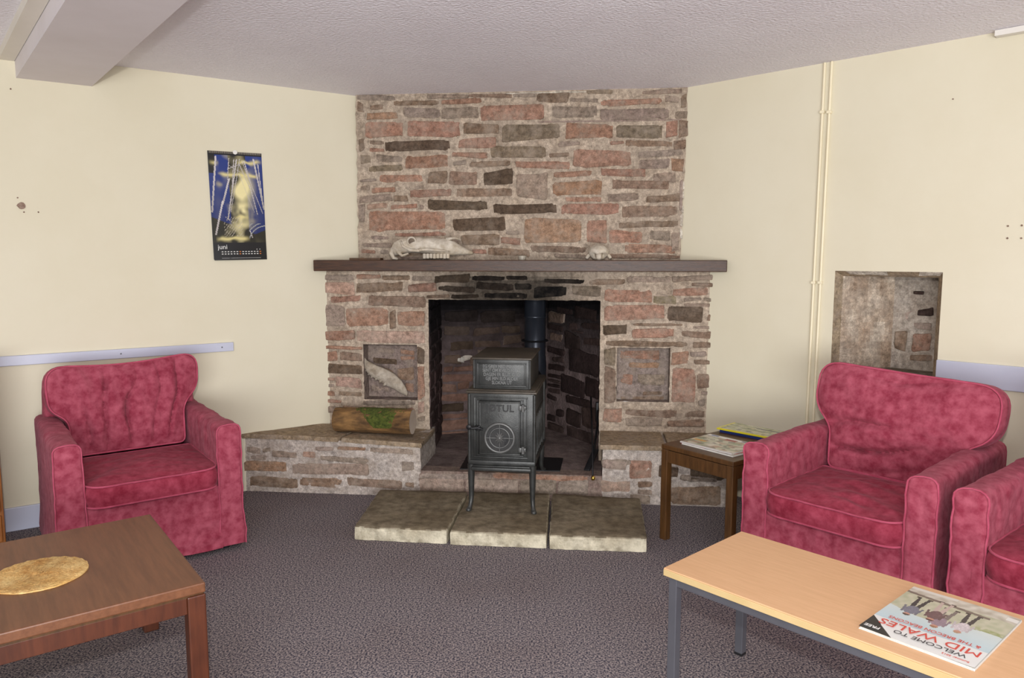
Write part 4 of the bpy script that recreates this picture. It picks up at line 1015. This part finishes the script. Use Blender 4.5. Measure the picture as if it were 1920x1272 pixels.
ra = math.atan2(-.745, .667)
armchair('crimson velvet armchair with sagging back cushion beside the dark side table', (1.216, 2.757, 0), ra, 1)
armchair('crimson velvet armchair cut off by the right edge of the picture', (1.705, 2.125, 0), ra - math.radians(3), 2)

# ------------------------------------------------------------------ tables
def local(origin, ex):
    ex = Vector(ex).normalized(); return Matrix.Translation(origin) @ Matrix.Rotation(math.atan2(ex.y, ex.x), 4, 'Z')
# brown coffee table, left
A = Vector((-1.338, 2.598, 0)); B = Vector((-.879, 2.05, 0)); ex = (A - B).normalized(); ey = Vector((-.797, -.605, 0))
tl = thing('coffee_table', 'low brown teak coffee table in the left foreground with a raffia mat', 'coffee table', B, math.atan2(ey.y, ey.x))
# local x = long direction (away to the left), local y: -y goes towards A ?
sgn = 1 if (Matrix.Rotation(math.atan2(ey.y, ey.x), 4, 'Z') @ Vector((0, 1, 0))).dot(ex) > 0 else -1
TW, TL, TH = .715, 1.25, .42
def yb(a, b): return sorted((a * sgn, b * sgn))
m = MB(); m.box(0, TL, *yb(0, TW), TH - .030, TH, bev=.004); m.build('tabletop', M['teak'], tl, world=False)
m = MB(); m.box(.006, TL - .006, *yb(.006, TW - .006), TH - .038, TH - .029, bev=.001); m.build('shadow_gap', M['dark_teak'], tl, world=False)
for (x0, x1, y0, y1) in ((.05, TL - .05, .006, .030), (.05, TL - .05, TW - .030, TW - .006), (.006, .030, .05, TW - .05), (TL - .03, TL - .006, .05, TW - .05)):
    m = MB(); m.box(x0, x1, *yb(y0, y1), TH - .085, TH - .036, bev=.002); m.build('apron', M['teak_leg'], tl, world=False)
for x in (.0, TL - .05):
    for y in (.0, TW - .05):
        m = MB(); m.box(x, x + .05, *yb(y, y + .05), 0, TH - .034, bev=.004); m.build('leg', M['teak_leg'], tl, world=False)
# raffia mat
c = (onz(0, 1086, TH) + onz(169, 1072, TH)) / 2
pts_ = [onz(x, y, TH) for x, y in ((169, 1070), (100, 1046), (45, 1112), (0, 1116))]
e0 = onz(169, 1070, TH); cen = onz(72, 1079, TH); R0 = .128
t = MB(); n = 72; rows = []
for i in range(24):
    r = R0 * (i + 1) / 24
    rows.append([t.vert((cen.x + r * (1 + .02 * nz(k * .35, i * .1) * (i > 20)) * math.cos(k * 2 * math.pi / n) * 1.0, cen.y + r * (1 + .02 * nz(k * .35, i * .1) * (i > 20)) * math.sin(k * 2 * math.pi / n), TH + .003 + .003 * (i % 2) + .0012 * ((k + i) % 3) - (.003 if i == 23 else 0))) for k in range(n)])
for i, (a_, b_) in enumerate(zip(rows, rows[1:])):
    for k in range(n): t.face((a_[k], a_[(k + 1) % n], b_[(k + 1) % n], b_[k]), mulc((1, 1, 1, 1), .9 + .2 * abs(nz(k * .25, i * .5)) + .10 * math.cos(k * 2 * math.pi / n * 2)))
t.face(rows[0]); bt = [t.vert((t.v[i][0], t.v[i][1], TH + .0005)) for i in rows[-1]]
for k in range(n): t.face((rows[-1][k], rows[-1][(k + 1) % n], bt[(k + 1) % n], bt[k]))
t.face(bt)
tag(t.build('raffia_mat', M['rattan'], smooth=True, angle=70), 'round woven straw placemat on the brown coffee table', 'placemat')
# beech coffee table, right
A = Vector((.786, 2.441, 0)); B = Vector((.454, 2.15, 0)); lx = Vector((.677, -.736, 0)).normalized()
tr = thing('coffee_table', 'long pale beech coffee table with grey steel legs in the right foreground', 'coffee table', B, math.atan2(lx.y, lx.x))
sgn = 1 if (Matrix.Rotation(math.atan2(lx.y, lx.x), 4, 'Z') @ Vector((0, 1, 0))).dot(A - B) > 0 else -1
W2, H2 = .442, .42
ed = onz(1905, 1272, H2) ; L2 = (onz(1915, 1262, H2) - B).dot(lx)
print('beech length', L2)
L2 = max(.95, L2)
m = MB(); m.box(0.001, L2 - .001, *yb(.001, W2 - .001), H2 - .004, H2, bev=.001); m.build('tabletop', M['beech'], tr, world=False)
m = MB(); m.box(0, L2, *yb(0, W2), H2 - .024, H2 - .0042, bev=.0015); m.build('edge_band', M['beech_edge'], tr, world=False)
for (x0, x1, y0, y1) in ((.02, L2 - .02, .014, .036), (.02, L2 - .02, W2 - .036, W2 - .014), (.014, .036, .03, W2 - .03), (L2 - .036, L2 - .014, .03, W2 - .03)):
    m = MB(); m.box(x0, x1, *yb(y0, y1), H2 - .052, H2 - .025, bev=.002); m.build('steel_rail', M['steel'], tr, world=False)
for x in (.012, L2 - .040):
    for y in (.012, W2 - .040):
        m = MB(); m.box(x, x + .028, *yb(y, y + .028), .006, H2 - .025, bev=.002); lg = m.build('leg', M['steel'], tr, world=False)
        m = MB(); m.box(x - .001, x + .029, *yb(y - .001, y + .029), 0, .010, bev=.002); m.build('foot_cap', M['black'], lg, world=False)
# side table
A = Vector((.708, 3.46, 0)); B = Vector((.955, 3.14, 0)); lx = (B - A).normalized()
ts = thing('side_table', 'small dark wooden side table beside the fireplace holding magazines', 'side table', A, math.atan2(lx.y, lx.x))
W3, L3, H3 = (B - A).length, .55, .465
m = MB(); m.box(0, W3, 0, L3, H3 - .022, H3, bev=.003); m.build('tabletop', M['dark_teak'], ts, world=False)
for (x0, x1, y0, y1) in ((.03, W3 - .03, .006, .026), (.03, W3 - .03, L3 - .026, L3 - .006), (.006, .026, .03, L3 - .03), (W3 - .026, W3 - .006, .03, L3 - .03)):
    m = MB(); m.box(x0, x1, y0, y1, H3 - .085, H3 - .026, bev=.002); m.build('apron', M['dark_teak'], ts, world=False)
for x in (.0, W3 - .036):
    for y in (.0, L3 - .036):
        m = MB(); m.box(x, x + .036, y, y + .036, 0, H3 - .0225, bev=.003); m.build('leg', M['dark_teak'], ts, world=False)

# ------------------------------------------------------------------ printed things
def sheet_paint(name, Wm, Hm, nx, ny, fn, parent, z=0.0, curl=None, mt='print'):
    m = MB(); g = [[m.vert((Wm * i / nx, Hm * j / ny, z + (curl(i / nx, j / ny) if curl else 0))) for j in range(ny + 1)] for i in range(nx + 1)]
    for i in range(nx):
        for j in range(ny): m.face((g[i][j], g[i + 1][j], g[i + 1][j + 1], g[i][j + 1]), fn((i + .5) / nx, (j + .5) / ny))
    return m.build(name, M[mt], parent, world=False, smooth=True)
def seg_d(u, v, a, b, asp=1.0):
    ax_, ay_ = a; bx_, by_ = b; dx, dy = (bx_ - ax_) * asp, by_ - ay_; L = dx * dx + dy * dy
    t = max(0, min(1, ((u - ax_) * asp * dx + (v - ay_) * dy) / L)); return math.hypot((u - ax_) * asp - t * dx, v - ay_ - t * dy), t
def calendar_paint(u, v):   # u right, v up
    y = 1 - v
    if y < .035 or y > .835: 
        return rgb(20, 20, 22)
    blue = mixc(rgb(34, 56, 128), rgb(24, 34, 84), y)
    c = blue if (u < .36 or u > .68) else rgb(40, 38, 34)
    if y > .56 + .2 * (1 - abs(u - .8)): c = rgb(38, 36, 24)
    if u < .12 and y < .2: c = rgb(22, 22, 24)
    glare = 1.25 * math.exp(-((u - .60 + .15 * (y - .4)) ** 2 / .022 + (y - .36) ** 2 / .022)) + .7 * math.exp(-((u - .58) ** 2 / .03 + (y - .58) ** 2 / .012)) * (.6 + nz(u * 12, y * 20)) + .9 * nz(u * 5, y * 8, 4) * math.exp(-((u - .5) ** 2 / .05))
    c = mixc(c, rgb(238, 226, 168), max(0, min(1, glare * 1.2)))  # pale gold reflection of the flash painted into the picture
    for (yy, x0, x1) in ((.105, 0, .2), (.09, .5, 1), (.215, .15, .95), (.30, .1, .25), (.80, .05, .7), (.60, .4, .7)):
        k = math.exp(-((y - yy - .02 * nz(u * 6, yy * 30)) / (.016 + .012 * nz(u * 9, yy * 9, 3))) ** 2) * max(0, min(1, (u - x0) * 9)) * max(0, min(1, (x1 - u) * 9)); c = mixc(c, rgb(232, 218, 150), k * .85)
    for a, b, wd in (((.14, .05), (.02, .55), .016), ((.36, .25), (.22, .48), .016), ((.22, .46), (.06, .76), .016), ((.38, .06), (.33, .26), .007), ((.52, .07), (.30, .62), .011), ((.47, .07), (.38, .45), .007), ((.58, .06), (.36, .55), .006),
                     ((.56, .10), (.74, .33), .007), ((.66, .08), (.80, .35), .009), ((.62, .08), (.96, .56), .006), ((.74, .3), (.86, .57), .008), ((.84, .06), (.99, .52), .014), ((.92, .10), (.98, .5), .008), ((.55, .20), (.80, .55), .005),
                     ((.34, .16), (.62, .10), .005), ((.36, .12), (.70, .22), .004), ((.70, .72), (.74, .79), .008)):
        dd, t = seg_d(u, y, a, b, .5)
        if dd < wd * .5: c = mixc(c, mixc(rgb(206, 200, 200), rgb(150, 142, 134), t * .7), 1 - .55 * max(0, min(1, glare)))
    for r in (.20, .235, .27):
        dd = abs(math.hypot((u - 1.02) * .5, (y - .86)) - r * .9)
        if dd < .005 and .66 < y < .80 and u > .68: c = rgb(150, 150, 150)
    if .60 < y < .78 and .22 < u < .56 and (int(u * 60) + int(y * 90)) % 3 == 0 and nz(u * 30, y * 30) > -.1: c = mixc(c, rgb(190, 180, 160), .7)
    return c
s_, z_ = LW.sz(392, 283); cp = LW.w(s_, LW.sz(396, 489)[1], .010)
cal = thing('wall_calendar', 'tall dark wall calendar with a yacht rigging picture on the left wall', 'calendar', LW.w(s_, 1.325, 0))
cal.rotation_euler = (math.pi / 2, math.radians(-1.0), math.atan2(LW.D.y, LW.D.x))
CW, CH = .287, .590
sheet_paint('calendar_sheet', CW, CH, 92, 184, calendar_paint, cal, z=.006, curl=lambda a, b: .004 * math.sin(a * 3.1) * (1 - b) + .010 * (1 - b) ** 2 * (1 - a) + .0015 * math.sin(b * 9 + a * 3))
m = MB(); m.box(0, CW, .004, CH, .0015, .0045, bev=.0005); m.build('backing_pages', M['ink_dark'], cal, world=False)
for ks in (range(22), range(25, 46)):
    m = MB()
    for k in ks:
        x = .008 + k * (CW - .016) / 45
        m.tube([(x, CH - .012, .009), (x, CH - .004, .011), (x, CH + .001, .006)], .0009, 5)
    m.build('wire_binding', M['silver'], cal, world=False)
m = MB(); m.lathe([(.011, 0), (.012, .001), (.011, .002)], c=(CW * .5, CH - .002, .0095), n=20); m.build('hanger_tab', M['plastic'], cal, world=False)
text_mesh('month_lettering', 'juni', .036, M['ink_white'], cal, Matrix.Translation((.046, .072, .0185)) @ Matrix.Rotation(math.radians(0), 4, 'Z'), ext=.0003)
m = MB(); mo = MB()
for row, ys in ((0, .046), (1, .034)):
    for k in range(14):
        x = .040 + k * .0158
        if k in (6, 13): mo = MB()
        (mo if k in (6, 13) else m).box(x, x + .0085, ys - .002, ys + .0022, .0165 - x * .012, .0178 - x * .012)
        if k in (6, 13): mo.build('sunday_mark', M['ink_orange'], cal, world=False)
for x, mm in ((.230, m), (.246, m)): mm.box(x, x + .003, .056, .061, .0140, .0150)
m.box(.04, .25, .0105, .0115, .0165, .0172)
m.build('date_marks', M['ink_white'], cal, world=False)

def magazine(name, label, Wm, Hm, th, loc, rz, fn, spine, nx=60, ny=80, curl=None, group=None, near=False):
    t = thing(name, label, 'magazine', loc, rz, group)
    m = MB()
    for k in range(3):
        o = .0015 * k; m.box(o, Wm - o, .0006 * k, Hm - .001 * k, th * k / 3 + .0002, th * (k + 1) / 3 - .0002, bev=.0002)
    m.build('pages', M['paper'], t, world=False)
    m = MB(); m.box(*((0, Wm, -.0012, .004) if near else (-.0012, .004, 0, Hm)), 0, th, bev=.0005, col=spine); m.build('spine', M['print'], t, world=False)
    sheet_paint('cover', Wm, Hm, nx, ny, fn, t, z=th + .0004, curl=curl)
    return t
# mid wales magazine: title at the near edge, upside down to the camera
q = [onz(x, y, H2) for x, y in ((1607, 1181), (1712, 1104), (1915, 1168), (1826, 1257))]
print('mag', (q[0] - q[1]).length, (q[1] - q[2]).length, (q[0] - q[3]).length)
# reader's origin (bottom-left of the cover) is the far right corner in the photo
xd = ((q[1] - q[2]) + (q[0] - q[3])).normalized(); 
def person(u, y, cx, cy, top, leg_c, hair, s=1.0):
    """upright figure on the cover, y measured down from the cover top; returns colour or None"""
    x = (u - cx) / s; yy = (y - cy) / s
    if math.hypot(x * 1.0, (yy) * 1.3) < .035: return hair if yy < .0 else rgb(190, 140, 120)
    if (x / .062) ** 2 + ((yy - .095) / .085) ** 2 < 1: return mulc(top, .85 + .5 * abs(nz(u * 40, y * 40)))
    if .03 < yy < .16 and abs(abs(x) - .062 - .15 * (yy - .03)) < .011: return mulc(top, .8)
    if .15 <= yy < .36 and (abs(x + .022 + .12 * (yy - .15)) < .024 - .05 * (yy - .15) or abs(x - .024 - .10 * (yy - .15)) < .024 - .05 * (yy - .15)): return leg_c
    if .35 <= yy < .375 and (abs(x + .052) < .024 or abs(x - .052) < .024): return rgb(70, 60, 52)
    return None
def mid_paint(u, v):
    y = 1 - v
    if y < .27:
        if u > .70 and y < (u - .70) * .85: return rgb(34, 36, 36)
        return rgb(226, 226, 222)
    c = mixc(rgb(186, 206, 212), rgb(206, 214, 210), max(0, min(1, (y - .27) * 3)))
    hill = .52 + .04 * math.sin(u * 7) + .05 * (u < .25) * (1 - u * 4)
    if y > hill: c = mixc(rgb(176, 178, 148), rgb(196, 192, 168), .5 + .9 * nz(u * 18, y * 18))
    if y > .86: c = mixc(rgb(176, 168, 150), rgb(210, 204, 190), .5 + nz(u * 14, y * 14, 3))
    if hill < y < hill + .07 and u < .25: c = mixc(rgb(150, 158, 104), c, max(0, min(1, (y - hill) * 12 + nz(u * 30, y * 30))))
    if abs(y - (.80 + .08 * u)) < .018 and u > .2: c = rgb(120, 108, 96)
    for P_ in ((.33, .44, rgb(206, 196, 198), rgb(60, 56, 56), rgb(170, 140, 110)), (.52, .41, rgb(150, 130, 140), rgb(120, 110, 104), rgb(150, 110, 80)), (.80, .46, rgb(120, 120, 132), rgb(56, 54, 56), rgb(80, 64, 56)), (.60, .50, rgb(110, 84, 84), rgb(190, 170, 160), rgb(90, 60, 50))):
        r = person(u, y, P_[0], P_[1], P_[2], P_[3], P_[4], 1.0)
        if r: c = r
    if u < .10 and .90 < y < .96: c = rgb(226, 224, 216)
    if y > .955 and u > .55: c = rgb(214, 210, 200)
    return c
mw, mh = (q[1] - q[2]).length * .5 + (q[0] - q[3]).length * .5, (q[0] - q[1]).length * .5 + (q[2] - q[3]).length * .5
xr = (q[1] - q[2]).normalized(); rot = math.atan2(xr.y, xr.x)
yr = Matrix.Rotation(rot, 4, 'Z') @ Vector((0, 1, 0))
print('mag wh', mw, mh, yr.dot((q[3] - q[2]).normalized()))
TM = .006
mg = magazine('magazine', 'visitor magazine titled in red letters at the far end of the beech table', mw, mh, TM, (q[2].x, q[2].y, H2 + .0003), rot, mid_paint, rgb(210, 210, 205), 130, 160, curl=lambda a, b: .0012 * math.sin(a * 5 + b * 2) + .0012)
def mt(nm, s, size, u, yy, mk, al='CENTER', sp=1.0, bd=0.0, sx=1.0):
    text_mesh(nm, s, size * mh, M[mk], mg, Matrix.Translation((u * mw, (1 - yy) * mh, TM + .0032)), ext=.0002, align=al, spacing=sp, bold=bd * mh, sx=sx)
mt('title_lettering', 'WELCOME TO', .072, .42, .110, 'ink_dark', sx=1.0)
mt('title_lettering', 'MID WALES', .128, .47, .205, 'ink_red', sx=1.0)
mt('title_lettering', '& THE BRECON BEACONS', .060, .48, .310, 'ink_red', sx=.86)
mt('title_lettering', 'FREE', .052, .905, .06, 'ink_white', bd=.001)
mt('title_lettering', 'Summer 2013', .030, .17, .045, 'ink_red')
# side table magazines
def mag_paint(a, b, c3, seed, edge=0, extras=()):
    def f(u, v):
        if edge and (v < edge * 1.6 or u < edge): return rgb(226, 214, 40)
        c = mixc(a, b, max(0, min(1, .5 + 1.1 * nz(u * 5 + seed, v * 6, seed))))
        k = nz(u * 6, v * 7, seed + 4); k2 = nz(u * 11, v * 9, seed + 8)
        if k > .16: c = mixc(c, c3, min(1, (k - .16) * 9))
        if k2 > .2: c = mixc(c, rgb(70, 70, 66), .6)
        for (x0, x1, y0, y1, cc) in extras:
            if x0 < u < x1 and y0 < v < y1: c = cc
        return c
    return f
HS = H3 + .0003
ang = math.atan2(-.30, .954)
def mag_at(px, py, z, rz, *a, **k):
    p = onz(px, py, z); return (p.x, p.y, z)
p = onz(1277, 833, HS); rot1 = math.atan2(onz(1374, 858, HS).y - p.y, onz(1374, 858, HS).x - p.x)
w1 = (onz(1374, 858, HS) - p).length
print('mag1', w1, rot1)
GM = 'magazines on the side table'
p2 = onz(1344, 802, HS + .022); rot2 = rot1 + .10
magazine('magazine', 'maroon spined magazine at the bottom of the front pile on the side table', w1, .24, .006, (p.x, p.y, HS), rot1, mag_paint(rgb(220, 216, 208), rgb(190, 180, 160), rgb(200, 120, 110), 3), rgb(120, 40, 60), group=GM)
magazine('magazine', 'magazine with a pale field photograph cover on top of the front pile', w1 * .98, .23, .006, (p.x - .004, p.y + .004, HS + .0075), rot1 + .03,
         mag_paint(rgb(150, 160, 128), rgb(214, 206, 190), rgb(176, 150, 128), 9, 0, ((0, 1, .86, 1, rgb(222, 220, 216)), (.06, .22, .90, .97, rgb(70, 90, 150)), (.40, .62, .78, .90, rgb(150, 44, 40)), (.66, .80, .90, .98, rgb(90, 80, 110)), (.05, .28, .34, .44, rgb(206, 160, 80)), (0, 1, 0, .04, rgb(214, 214, 208)))), rgb(196, 190, 186), group=GM, near=True)
magazine('magazine', 'dark blue spined magazine under the yellow one on the side table', .31, .17, .013, (p2.x + .014, p2.y - .006, HS), rot2, mag_paint(rgb(40, 60, 110), rgb(90, 110, 140), rgb(200, 200, 190), 5), rgb(28, 46, 104), group=GM, near=True)
magazine('magazine', 'yellow bordered magazine on top of the rear pile on the side table', .31, .17, .007, (p2.x, p2.y, HS + .0140), rot2 + .02, mag_paint(rgb(160, 170, 110), rgb(204, 200, 182), rgb(190, 186, 150), 14, .04, ((.3, .8, .45, .52, rgb(120, 130, 90)), (.55, .95, .70, .80, rgb(90, 90, 90)))), rgb(224, 212, 40), group=GM, near=True)
# ------------------------------------------------------------------ cabinet at the left edge
cb = thing('wooden_cabinet', 'orange-brown wooden cabinet standing at the left edge of the picture', 'cabinet', (-2.32, 3.30, 0), math.atan2(LW.D.y, LW.D.x))
m = MB(); m.box(-.62, 0, -.02, .16, .05, .86, bev=.003); m.box(-.60, -.02, 0, .15, 0, .05, bev=.002); m.build('body', M['cabinet'], cb, world=False)
m = MB(); m.box(-.64, .010, -.035, .165, .86, .885, bev=.004); m.build('cabinet_top', M['cabinet'], cb, world=False)
for x0, x1 in ((-.61, -.315), (-.305, -.01)):
    m = MB(); m.box(x0, x1, -.038, -.0205, .20, .84, bev=.003); dr = m.build('door', M['cabinet'], cb, world=False)
    m = MB(); m.lathe([(.006, -.0), (.010, .012), (.004, .016)], n=14, M=Matrix.Translation(((x0 + x1) / 2 + .1, -.038, .55)) @ Matrix.Rotation(math.pi / 2, 4, 'X')); m.build('knob', M['brass'], dr, world=False)
    m = MB(); m.box(x0, x1, -.036, -.0205, .06, .18, bev=.003); m.build('drawer', M['cabinet'], cb, world=False)
